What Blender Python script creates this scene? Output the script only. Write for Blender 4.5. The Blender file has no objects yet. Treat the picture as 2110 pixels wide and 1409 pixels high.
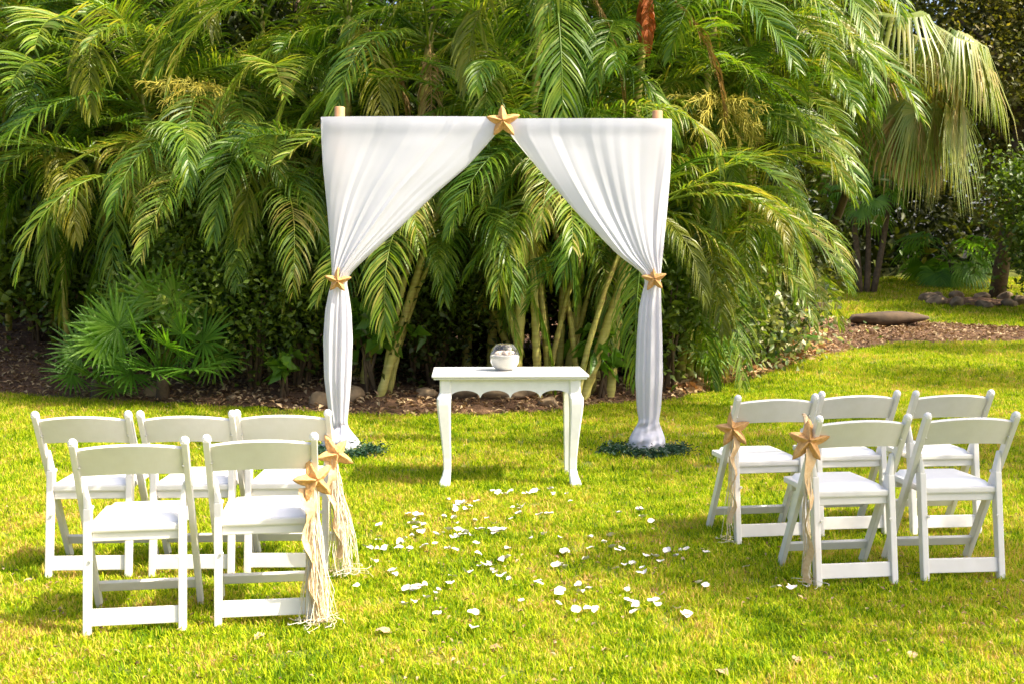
import bpy, bmesh, math, random
import numpy as np
from mathutils import Vector, Matrix
R = math.radians
rng = np.random.default_rng(7)
random.seed(7)
S = bpy.context.scene
COL = S.collection

# ------------------------------------------------------------------ camera, world, sun, exposure
F = 2350.0; PITCH = R(4.0); H = 1.5
cd = bpy.data.cameras.new('camera'); cam = bpy.data.objects.new('camera', cd); COL.objects.link(cam)
cam.location = (0, 0, H); cam.rotation_euler = (R(90) - PITCH, 0, 0)
cd.sensor_width = 36; cd.lens = F / 2110 * 36; cd.clip_end = 1500; cd.clip_start = .05
S.camera = cam
cd.dof.use_dof = True; cd.dof.focus_distance = 6.6; cd.dof.aperture_fstop = 9
SUN_EL = R(50); SUN_AZ = R(107)         # azimuth clockwise from +Y
w = bpy.data.worlds.new('World'); S.world = w; w.use_nodes = True
nt = w.node_tree; bg = nt.nodes['Background']
sky = nt.nodes.new('ShaderNodeTexSky'); sky.sky_type = 'NISHITA'; sky.sun_disc = False
sky.sun_elevation = SUN_EL; sky.sun_rotation = SUN_AZ
nt.links.new(sky.outputs[0], bg.inputs[0]); bg.inputs[1].default_value = .15
sky.air_density = .8; sky.dust_density = 5.0; sky.ozone_density = .6
ld = bpy.data.lights.new('sun', 'SUN'); ld.energy = 3.9; ld.angle = R(.55); ld.color = (1, .91, .71)
sun = bpy.data.objects.new('sun', ld); COL.objects.link(sun)
sd = Vector((math.sin(SUN_AZ) * math.cos(SUN_EL), math.cos(SUN_AZ) * math.cos(SUN_EL), math.sin(SUN_EL)))
sun.rotation_euler = sd.to_track_quat('Z', 'Y').to_euler(); sun.location = sd * 30
S.view_settings.view_transform = 'Standard'; S.view_settings.look = 'None'
S.view_settings.exposure = 1.27; S.view_settings.gamma = 1; S.view_settings.use_curve_mapping = False
S.render.engine = 'CYCLES'; S.cycles.use_denoising = True; S.cycles.max_bounces = 8
S.cycles.transparent_max_bounces = 8; S.cycles.transmission_bounces = 8

# ------------------------------------------------------------------ geometry of the place
def G(x, y):
    """ground height"""
    t = np.clip((np.asarray(y, float) - 12.0) / 22.0, 0, 1)
    base = .06 * 22 * (t * t * (1.5 - .5 * t))
    return base + 0 * np.asarray(x, float)
def Gs(x, y): return float(G(x, y))
CP, SP = math.cos(PITCH), math.sin(PITCH)
def ray(px, py):
    a = (px - 1055) / F; b = -(py - 704.5) / F
    return Vector((a, CP + b * SP, -SP + b * CP))
def P(px, py, Y):
    d = ray(px, py); t = Y / d.y
    return Vector((d.x * t, Y, H + d.z * t))
def gp(px, py):
    d = ray(px, py); y = 2.0
    while y < 60:
        t = y / d.y
        if H + d.z * t <= Gs(0, y): break
        y += .02
    return Vector((d.x * y / d.y, y, Gs(0, y)))

# ------------------------------------------------------------------ object helpers
class MB:
    def __init__(s): s.v = []; s.f = []
    def add(s, vs, fs):
        o = len(s.v); s.v.extend([tuple(v) for v in vs]); s.f.extend([tuple(i + o for i in f) for f in fs]); return s
    def mesh(s, name, mat, smooth=True):
        me = bpy.data.meshes.new(name); me.from_pydata(s.v, [], s.f); me.update()
        if mat: me.materials.append(mat)
        if smooth: me.polygons.foreach_set('use_smooth', [True] * len(me.polygons))
        return me
def link(name, me, parent=None, kind=None, loc=None, rot=None, scl=None):
    o = bpy.data.objects.new(name, me); COL.objects.link(o)
    if parent: o.parent = parent
    if kind: o['kind'] = kind
    if loc is not None: o.location = loc
    if rot is not None: o.rotation_euler = rot
    if scl is not None: o.scale = (scl,) * 3 if isinstance(scl, (int, float)) else scl
    return o
def tag(o, label, cat, group=None, kind=None):
    o['label'] = label; o['category'] = cat
    if group: o['group'] = group
    if kind: o['kind'] = kind
    return o
def thing(name, label, cat, loc=(0, 0, 0), rz=0, group=None):
    o = bpy.data.objects.new(name, None); COL.objects.link(o)
    o.empty_display_size = .1; o.location = loc; o.rotation_euler = (0, 0, rz)
    return tag(o, label, cat, group)
def copy_tree(o, parent=None):
    c = o.copy(); COL.objects.link(c)
    if parent: c.parent = parent
    for ch in list(o.children): copy_tree(ch, c)
    return c
def npmesh(name, V, Fc, mat, smooth=False):
    V = np.asarray(V, np.float32); Fc = np.asarray(Fc, np.int32); k = Fc.shape[1]
    me = bpy.data.meshes.new(name)
    me.vertices.add(len(V)); me.vertices.foreach_set('co', V.ravel())
    me.loops.add(Fc.size); me.loops.foreach_set('vertex_index', Fc.ravel())
    me.polygons.add(len(Fc)); me.polygons.foreach_set('loop_start', np.arange(len(Fc), dtype=np.int32) * k)
    me.polygons.foreach_set('loop_total', np.full(len(Fc), k, np.int32))
    if smooth: me.polygons.foreach_set('use_smooth', np.ones(len(Fc), bool))
    me.update(calc_edges=True); me.validate()
    if mat: me.materials.append(mat)
    return me
def bar(p0, p1, w, d, bev=.004, up=None, w1=None, d1=None, seg=1):
    """bevelled bar from p0 to p1; w across (x-like), d the other way"""
    p0 = Vector(p0); p1 = Vector(p1); z = (p1 - p0); L = z.length; z.normalize()
    up = Vector(up) if up else (Vector((1, 0, 0)) if abs(z.x) < .9 else Vector((0, 1, 0)))
    x = (up - z * up.dot(z)).normalized(); y = z.cross(x)
    w1 = w if w1 is None else w1; d1 = d if d1 is None else d1
    bm = bmesh.new(); vs = []
    for (t, a, b) in ((0, w / 2, d / 2), (L, w1 / 2, d1 / 2)):
        for sx, sy in ((-1, -1), (1, -1), (1, 1), (-1, 1)):
            vs.append(bm.verts.new(p0 + z * t + x * (sx * a) + y * (sy * b)))
    for f in ((3, 2, 1, 0), (4, 5, 6, 7), (0, 1, 5, 4), (1, 2, 6, 5), (2, 3, 7, 6), (3, 0, 4, 7)):
        bm.faces.new([vs[i] for i in f])
    if bev: bmesh.ops.bevel(bm, geom=list(bm.edges), offset=bev, segments=seg, affect='EDGES', profile=.6)
    bm.verts.index_update()
    r = ([v.co[:] for v in bm.verts], [[v.index for v in f.verts] for f in bm.faces]); bm.free(); return r
def box(c, s, bev=.004, seg=1):
    c = Vector(c); return bar(c - Vector((0, 0, s[2] / 2)), c + Vector((0, 0, s[2] / 2)), s[0], s[1], bev, up=(1, 0, 0), seg=seg)
def tube(pts, rad, n=8, cap=True, flat=1.0):
    pts = [Vector(p) for p in pts]; m = len(pts)
    if not hasattr(rad, '__len__'): rad = [rad] * m
    vs = []; fs = []; ref = None
    for i, p in enumerate(pts):
        t = (pts[min(i + 1, m - 1)] - pts[max(i - 1, 0)]).normalized()
        if ref is None: ref = Vector((1, 0, 0)) if abs(t.x) < .8 else Vector((0, 1, 0))
        x = (ref - t * ref.dot(t)).normalized(); ref = x; y = t.cross(x)
        for k in range(n):
            a = 2 * math.pi * k / n
            vs.append(p + x * (math.cos(a) * rad[i]) + y * (math.sin(a) * rad[i] * flat))
    for i in range(m - 1):
        for k in range(n):
            k2 = (k + 1) % n
            fs.append((i * n + k, i * n + k2, (i + 1) * n + k2, (i + 1) * n + k))
    if cap:
        fs.append(tuple(range(n))[::-1]); fs.append(tuple(range((m - 1) * n, m * n)))
    return vs, fs
def lathe(prof, n=32, c=(0, 0, 0)):
    vs = []; fs = []; m = len(prof)
    for r, z in prof:
        for k in range(n):
            a = 2 * math.pi * k / n; vs.append((c[0] + r * math.cos(a), c[1] + r * math.sin(a), c[2] + z))
    for i in range(m - 1):
        for k in range(n):
            fs.append((i * n + k, i * n + (k + 1) % n, (i + 1) * n + (k + 1) % n, (i + 1) * n + k))
    return vs, fs

# ------------------------------------------------------------------ materials
def nmat(name):
    m = bpy.data.materials.new(name); m.use_nodes = True
    return m, m.node_tree, m.node_tree.nodes['Principled BSDF']
def N(t, typ, **kw):
    n = t.nodes.new(typ)
    for k, v in kw.items(): setattr(n, k, v)
    return n
def ramp(t, fac, stops, interp='LINEAR'):
    r = N(t, 'ShaderNodeValToRGB'); r.color_ramp.interpolation = interp
    e = r.color_ramp.elements
    while len(e) < len(stops): e.new(.5)
    for el, (p, c) in zip(e, stops): el.position = p; el.color = (*c, 1)
    t.links.new(fac, r.inputs[0]); return r.outputs[0]
def noise(t, scale, detail=3, coord='world', rough=.55):
    n = N(t, 'ShaderNodeTexNoise'); n.inputs['Scale'].default_value = scale
    n.inputs['Detail'].default_value = detail; n.inputs['Roughness'].default_value = rough
    if coord == 'world':
        g = N(t, 'ShaderNodeNewGeometry'); t.links.new(g.outputs['Position'], n.inputs['Vector'])
    else:
        g = N(t, 'ShaderNodeTexCoord'); t.links.new(g.outputs['Object'], n.inputs['Vector'])
    return n.outputs['Fac']
def mixc(t, f, a, b, mode='MIX'):
    m = N(t, 'ShaderNodeMix', data_type='RGBA', blend_type=mode)
    if isinstance(f, (int, float)): m.inputs[0].default_value = f
    else: t.links.new(f, m.inputs[0])
    for i, c in ((6, a), (7, b)):
        if isinstance(c, tuple): m.inputs[i].default_value = (*c, 1)
        else: t.links.new(c, m.inputs[i])
    return m.outputs[2]
def math_(t, op, a, b=0.):
    m = N(t, 'ShaderNodeMath', operation=op)
    for i, c in ((0, a), (1, b)):
        if isinstance(c, (int, float)): m.inputs[i].default_value = c
        else: t.links.new(c, m.inputs[i])
    return m.outputs[0]
def bump(t, p, h, strength=.3, dist=.01):
    b = N(t, 'ShaderNodeBump'); b.inputs['Strength'].default_value = strength; b.inputs['Distance'].default_value = dist
    t.links.new(h, b.inputs['Height']); t.links.new(b.outputs[0], p.inputs['Normal'])
def translucent(m, t, p, colour, amount):
    """mix in light that passes through a thin leaf or cloth"""
    tr = N(t, 'ShaderNodeBsdfTranslucent'); mx = N(t, 'ShaderNodeMixShader'); mx.inputs[0].default_value = amount
    if isinstance(colour, tuple): tr.inputs[0].default_value = (*colour, 1)
    else: t.links.new(colour, tr.inputs[0])
    out = t.nodes['Material Output']
    t.links.new(p.outputs[0], mx.inputs[1]); t.links.new(tr.outputs[0], mx.inputs[2]); t.links.new(mx.outputs[0], out.inputs[0])

def leaf_mat(name, stops, rough=.38, trans=.35, tcol=(1.5, 1.6, .5), spec=.5, objrand=True, islw=.35, scale=1.2, coord='world'):
    m, t, p = nmat(name)
    g = N(t, 'ShaderNodeNewGeometry'); oi = N(t, 'ShaderNodeObjectInfo')
    isl = g.outputs['Random Per Island']
    nz = noise(t, scale, 3, coord)
    f = math_(t, 'MULTIPLY', isl, islw)
    f = math_(t, 'ADD', f, math_(t, 'MULTIPLY', oi.outputs['Random'] if objrand else isl, .35))
    f = math_(t, 'ADD', f, math_(t, 'MULTIPLY', math_(t, 'SUBTRACT', nz, .35), 1.1))
    c = ramp(t, f, stops)
    t.links.new(c, p.inputs['Base Color']); p.inputs['Roughness'].default_value = rough
    p.inputs['Specular IOR Level'].default_value = spec
    tc = mixc(t, 1.0, c, tcol, 'MULTIPLY')
    translucent(m, t, p, tc, trans)
    return m
def plain(name, col, rough=.5, nscale=30, namp=.12, bumpd=.002, spec=.5, coord='obj', var=None):
    m, t, p = nmat(name)
    nz = noise(t, nscale, 4, coord)
    c2 = var or tuple(c * (1 - namp * 2) for c in col)
    c = ramp(t, nz, [(.3, c2), (.7, col)])
    t.links.new(c, p.inputs['Base Color']); p.inputs['Roughness'].default_value = rough
    p.inputs['Specular IOR Level'].default_value = spec
    if bumpd: bump(t, p, nz, .5, bumpd)
    return m

M = {}
# palm leaf: deep green to yellow green
M['frond'] = leaf_mat('palm_leaf', [(0, (.018, .055, .006)), (.26, (.060, .150, .011)), (.52, (.135, .240, .018)), (.8, (.25, .33, .030)), (1, (.42, .36, .08))], rough=.40, trans=.45, spec=.52, tcol=(1.5, 1.45, .5), islw=.5, scale=.9)
M['frond_yellow'] = leaf_mat('palm_leaf_yellowing', [(0, (.10, .14, .012)), (.5, (.24, .26, .02)), (1, (.40, .33, .04))], rough=.4, trans=.45, tcol=(1.3, 1.3, .5))
M['frond_dead'] = leaf_mat('palm_leaf_dry', [(0, (.17, .10, .035)), (.5, (.34, .22, .08)), (1, (.48, .37, .18))], rough=.7, trans=.25, tcol=(1.2, 1, .6))
M['frond_orange'] = leaf_mat('palm_leaf_rust', [(0, (.30, .07, .015)), (.5, (.50, .13, .025)), (1, (.60, .25, .06))], rough=.6, trans=.35, tcol=(1.2, .9, .5))
M['fan'] = leaf_mat('fan_leaf', [(0, (.05, .13, .014)), (.4, (.10, .23, .022)), (.75, (.20, .36, .035)), (1, (.34, .44, .07))], rough=.42, trans=.45, spec=.4)
M['fan_pale'] = leaf_mat('fan_leaf_pale', [(0, (.05, .10, .015)), (.35, (.13, .20, .03)), (.7, (.28, .29, .07)), (1, (.52, .34, .14))], rough=.42, trans=.3, spec=.6)
M['broad'] = leaf_mat('broad_leaf', [(0, (.022, .045, .007)), (.4, (.065, .115, .012)), (.75, (.15, .21, .022)), (1, (.27, .29, .04))], rough=.45, trans=.35)
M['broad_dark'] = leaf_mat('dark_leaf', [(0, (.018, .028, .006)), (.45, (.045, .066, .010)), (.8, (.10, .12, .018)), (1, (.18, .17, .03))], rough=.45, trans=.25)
M['broad_light'] = leaf_mat('light_leaf', [(0, (.04, .10, .010)), (.5, (.10, .22, .02)), (1, (.22, .36, .04))], rough=.4, trans=.45)
M['olive'] = leaf_mat('olive_leaf', [(0, (.035, .045, .008)), (.4, (.09, .10, .015)), (.75, (.20, .17, .03)), (1, (.34, .24, .06))], rough=.5, trans=.35, scale=.7)
M['ivy'] = leaf_mat('variegated_leaf', [(0, (.04, .08, .02)), (.5, (.12, .18, .05)), (.75, (.34, .36, .17)), (1, (.55, .52, .34))], rough=.4, trans=.3, islw=.9)
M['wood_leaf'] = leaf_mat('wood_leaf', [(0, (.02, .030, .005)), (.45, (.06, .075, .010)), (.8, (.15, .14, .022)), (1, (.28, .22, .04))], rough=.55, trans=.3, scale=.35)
M['garland'] = leaf_mat('garland_leaf', [(0, (.008, .03, .014)), (.5, (.02, .065, .03)), (1, (.05, .12, .05))], rough=.45, trans=.2, scale=20)
M['grass'] = None
M['flower'] = plain('palm_flower_stalks', (.60, .46, .05), .6, 9, .2, 0, var=(.34, .34, .05))
M['white'] = plain('white_resin', (.76, .735, .70), .42, 14, .02, .0006, var=(.71, .68, .63))
M['vinyl'] = plain('white_vinyl', (.84, .83, .82), .32, 8, .02, .0015, var=(.80, .79, .78))
M['table'] = plain('white_table_paint', (.79, .79, .77), .33, 22, .04, .0008, var=(.73, .73, .70))
M['metal'] = plain('screw_metal', (.7, .68, .62), .3, 10, .05, 0)
M['star'] = plain('starfish_skin', (.74, .43, .17), .85, 55, .22, .008, var=(.52, .27, .09))
M['post'] = plain('post_wood', (.56, .30, .15), .65, 12, .1, .002, var=(.42, .21, .10))
M['burlap'] = plain('burlap_ribbon', (.74, .54, .31), .85, 60, .15, .002, var=(.60, .38, .18))
M['raffia'] = plain('raffia', (.78, .66, .44), .75, 25, .1, 0, var=(.64, .48, .27))
M['raffia_white'] = plain('white_yarn', (.82, .78, .66), .8, 25, .05, 0)
M['sand'] = plain('white_sand', (.80, .74, .68), .9, 300, .1, .001)
M['shell'] = plain('shell', (.75, .50, .36), .45, 45, .2, .001, var=(.80, .74, .66))
M['rock'] = plain('rock', (.30, .21, .12), .9, 6, .25, .03, var=(.09, .06, .035))
M['kerb'] = plain('old_stone_kerb', (.13, .085, .05), .95, 5, .25, .03, var=(.05, .035, .022))
M['bark'] = plain('bark', (.15, .10, .055), .85, 12, .3, .01, var=(.06, .04, .022))
M['petal'] = plain('petal', (.84, .80, .75), .6, 60, .05, .002, coord='world', var=(.74, .66, .58))
M['stem_green'] = plain('stem_green', (.22, .26, .05), .5, 9, .2, .002, var=(.34, .24, .07))
def cloth_mat():
    m, t, p = nmat('white_chiffon')
    wv = noise(t, 220, 2, 'obj')
    c = ramp(t, noise(t, 3, 2, 'obj'), [(.3, (.76, .76, .83)), (.7, (.80, .80, .87))])  # white cloth; lavender cast of its shaded look is put into the colour
    t.links.new(c, p.inputs['Base Color']); p.inputs['Roughness'].default_value = .75
    p.inputs['Sheen Weight'].default_value = .15; bump(t, p, wv, .15, .001)
    translucent(m, t, p, (.80, .80, .88), .38); return m
M['cloth'] = cloth_mat()
def trunk_mat():
    m, t, p = nmat('palm_trunk')
    tc = N(t, 'ShaderNodeTexCoord'); mp = N(t, 'ShaderNodeMapping'); mp.inputs['Scale'].default_value = (1, 1, 9)
    t.links.new(tc.outputs['Object'], mp.inputs[0])
    n1 = N(t, 'ShaderNodeTexNoise'); n1.inputs['Scale'].default_value = 3; n1.inputs['Detail'].default_value = 5
    t.links.new(mp.outputs[0], n1.inputs['Vector'])
    n2 = noise(t, 1.6, 3, 'world')
    f = math_(t, 'ADD', math_(t, 'MULTIPLY', n1.outputs['Fac'], .6), math_(t, 'MULTIPLY', n2, .5))
    c = ramp(t, f, [(.3, (.13, .08, .025)), (.45, (.34, .26, .07)), (.6, (.46, .42, .10)), (.8, (.62, .52, .24))])
    t.links.new(c, p.inputs['Base Color']); p.inputs['Roughness'].default_value = .6
    bump(t, p, n1.outputs['Fac'], .6, .01); return m
M['trunk'] = trunk_mat()
def glass_mat():
    m, t, p = nmat('clear_glass')
    p.inputs['Transmission Weight'].default_value = 1; p.inputs['Roughness'].default_value = .02
    p.inputs['IOR'].default_value = 1.45; p.inputs['Base Color'].default_value = (.97, .99, .98, 1); return m
M['glass'] = glass_mat()
def grass_mats():
    stops_col = [(.0, (.05, .12, .003)), (.22, (.16, .28, .005)), (.46, (.33, .44, .006)), (.68, (.50, .53, .012)), (.84, (.66, .48, .12)), (1, (.54, .31, .13))]
    m, t, p = nmat('grass_blade')
    n1 = noise(t, .55, 4, 'world'); n2 = noise(t, 3.2, 3, 'world'); oi = N(t, 'ShaderNodeObjectInfo'); g = N(t, 'ShaderNodeNewGeometry')
    f = math_(t, 'ADD', math_(t, 'MULTIPLY', n1, .80), math_(t, 'MULTIPLY', n2, .95))
    f = math_(t, 'ADD', f, math_(t, 'MULTIPLY', g.outputs['Random Per Island'], .75))
    f = math_(t, 'ADD', f, math_(t, 'MULTIPLY', oi.outputs['Random'], .20))
    f = math_(t, 'SUBTRACT', f, .84)
    c = ramp(t, f, stops_col)
    t.links.new(c, p.inputs['Base Color']); p.inputs['Roughness'].default_value = .6; p.inputs['Specular IOR Level'].default_value = .12
    translucent(m, t, p, mixc(t, 1., c, (1.25, 1.3, .6), 'MULTIPLY'), .4)
    M['grass'] = m
    m, t, p = nmat('lawn_soil')
    n1 = noise(t, .55, 4, 'world'); n2 = noise(t, 3.2, 3, 'world'); n3 = noise(t, 70, 4, 'world')
    f = math_(t, 'ADD', math_(t, 'MULTIPLY', n1, .5), math_(t, 'MULTIPLY', n2, .3))
    f = math_(t, 'ADD', f, math_(t, 'MULTIPLY', n3, .45))
    c = ramp(t, f, [(.35, (.05, .07, .012)), (.6, (.15, .18, .02)), (.8, (.26, .22, .06))])
    t.links.new(c, p.inputs['Base Color']); p.inputs['Roughness'].default_value = .9; bump(t, p, n3, .8, .02)
    M['lawn'] = m
    m, t, p = nmat('bed_soil')
    n2 = noise(t, 5, 5, 'world'); n3 = noise(t, 45, 4, 'world')
    f = math_(t, 'ADD', math_(t, 'MULTIPLY', n2, .5), math_(t, 'MULTIPLY', n3, .5))
    c = ramp(t, f, [(.35, (.05, .024, .012)), (.52, (.13, .065, .03)), (.68, (.25, .14, .075))])
    t.links.new(c, p.inputs['Base Color']); p.inputs['Roughness'].default_value = .95; bump(t, p, n3, .9, .03)
    M['soil'] = m
    m = leaf_mat('litter', [(0, (.06, .03, .012)), (.4, (.17, .09, .04)), (.75, (.31, .19, .09)), (1, (.44, .32, .18))], rough=.8, trans=.1, islw=1.0, tcol=(1, .9, .6))
    M['litter'] = m
grass_mats()

# ------------------------------------------------------------------ ground
def build_ground():
    xs = np.concatenate([np.linspace(-400, -30, 12), np.linspace(-28, 28, 80), np.linspace(30, 400, 12)])
    ys = np.concatenate([np.linspace(-300, -4, 10), np.linspace(-2, 45, 95), np.linspace(50, 700, 14)])
    X, Y = np.meshgrid(xs, ys); Z = G(X, Y)
    V = np.stack([X, Y, Z], -1).reshape(-1, 3); nx = len(xs)
    I = (np.arange(len(ys) - 1)[:, None] * nx + np.arange(nx - 1)[None]).ravel()
    me = npmesh('lawn', V, np.stack([I, I + 1, I + nx + 1, I + nx], 1), M['lawn'], True)
    link('lawn', me, kind='structure')
build_ground()
edge_px = [(-500, 806), (-200, 806), (0, 810), (150, 822), (330, 833), (500, 840), (680, 852), (830, 858), (1000, 857), (1130, 850), (1240, 836), (1400, 822),
           (1500, 796), (1600, 764), (1700, 732), (1850, 708), (2110, 704), (2500, 704), (2500, 682), (2110, 680), (1900, 668), (1720, 660), (1600, 640)]
POLY = [(gp(*q).x, gp(*q).y) for q in edge_px] + [(7.0, 27), (-16, 27), (-16, 13)]
POLY = np.array(POLY)
def inpoly(x, y, poly=POLY):
    x = np.asarray(x); y = np.asarray(y); c = np.zeros(x.shape, bool); n = len(poly)
    for i in range(n):
        x0, y0 = poly[i]; x1, y1 = poly[(i + 1) % n]
        cond = ((y0 > y) != (y1 > y)) & (x < (x1 - x0) * (y - y0) / (y1 - y0 + 1e-12) + x0)
        c ^= cond
    return c
def vnoise(x, y, s, seed=0):
    """cheap smooth value noise"""
    r = np.random.default_rng(seed).random((64, 64))
    x = np.asarray(x) * s; y = np.asarray(y) * s
    xi = np.floor(x).astype(int); yi = np.floor(y).astype(int); fx = x - xi; fy = y - yi
    fx = fx * fx * (3 - 2 * fx); fy = fy * fy * (3 - 2 * fy)
    g = lambda a, b: r[a % 64, b % 64]
    return (g(xi, yi) * (1 - fx) + g(xi + 1, yi) * fx) * (1 - fy) + (g(xi, yi + 1) * (1 - fx) + g(xi + 1, yi + 1) * fx) * fy
def edge_dist(x, y):
    d = np.full(np.shape(x), 1e9)
    for i in range(len(edge_px) - 1):
        a = POLY[i]; b = POLY[i + 1]; ab = b - a; L = (ab ** 2).sum()
        t = np.clip(((x - a[0]) * ab[0] + (y - a[1]) * ab[1]) / L, 0, 1)
        d = np.minimum(d, np.hypot(x - a[0] - t * ab[0], y - a[1] - t * ab[1]))
    return d
def bed_h(x, y):
    d = edge_dist(x, y)
    return G(x, y) + .006 + np.clip(d / .8, 0, 1) * (.05 + .10 * vnoise(x, y, 1.1, 3) + .035 * vnoise(x, y, 6, 4)) + np.clip((-x - 3.5) / 3, 0, 1) * np.clip(d / 3, 0, 1) * .45
def build_bed():
    st = .09
    xs = np.arange(-16, 14, st); ys = np.arange(10.5, 27, st)
    X, Y = np.meshgrid(xs, ys); Xc = X[:-1, :-1] + st / 2; Yc = Y[:-1, :-1] + st / 2
    wob = .10 * (vnoise(Xc, Yc, 3, 9) - .5) * 2
    keep = inpoly(Xc, Yc + wob)
    V = np.stack([X, Y, bed_h(X, Y)], -1).reshape(-1, 3); nx = len(xs)
    I = (np.arange(len(ys) - 1)[:, None] * nx + np.arange(nx - 1)[None])[keep]
    Fq = np.stack([I, I + 1, I + nx + 1, I + nx], 1)
    u, inv = np.unique(Fq, return_inverse=True)
    link('soil_bed', npmesh('soil_bed', V[u], inv.reshape(Fq.shape), M['soil'], True), kind='structure')
build_bed()
def at_ground(x, y):
    return float(bed_h(np.array([x]), np.array([y]))[0]) if inpoly(np.array([x]), np.array([y]))[0] else Gs(x, y)

# leaves as folded rhombi --------------------------------------------------
def leaf_cloud(C, L, W, nrm_up=.5, seed=0, droop=.3, fold=.25, outward=None):
    r = np.random.default_rng(seed); n = len(C); C = np.asarray(C)
    L = L * (.6 + .8 * r.random(n)); W = W * (.6 + .8 * r.random(n))
    a = r.random(n) * 2 * np.pi
    d = np.stack([np.cos(a), np.sin(a), r.normal(-droop, .45, n)], 1)
    if outward is not None: d = d * .7 + outward * .9
    d /= np.linalg.norm(d, axis=1)[:, None]
    up = r.normal(0, 1 - nrm_up, (n, 3)) + np.array([0, 0, nrm_up]); s = np.cross(d, up); s /= (np.linalg.norm(s, axis=1)[:, None] + 1e-9)
    nn = np.cross(s, d)
    base = C; tip = C + d * L[:, None] - np.array([0, 0, 1]) * (L * .15)[:, None]
    mid = C + d * (L * .45)[:, None]
    l = mid + s * (W / 2)[:, None] + nn * (W * fold)[:, None]; rr = mid - s * (W / 2)[:, None] + nn * (W * fold)[:, None]
    V = np.stack([base, l, tip, rr], 1).reshape(-1, 3)
    i = np.arange(n) * 4
    Fc = np.concatenate([np.stack([i, i + 1, i + 2], 1), np.stack([i, i + 2, i + 3], 1)])
    return V, Fc
def clumps(centre, radii, n, nclump, sig, seed, hollow=.55, flat=0):
    r = np.random.default_rng(seed)
    d = r.normal(size=(nclump, 3)); d /= np.linalg.norm(d, axis=1)[:, None]
    rad = hollow + (1 - hollow) * r.random(nclump) ** .6
    cc = d * rad[:, None] * np.array(radii)
    k = r.integers(0, nclump, n); sg = sig * (.5 + r.random(nclump))
    p = cc[k] + r.normal(size=(n, 3)) * sg[k][:, None] * np.array([1, 1, .7])
    return p + np.array(centre)

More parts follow.
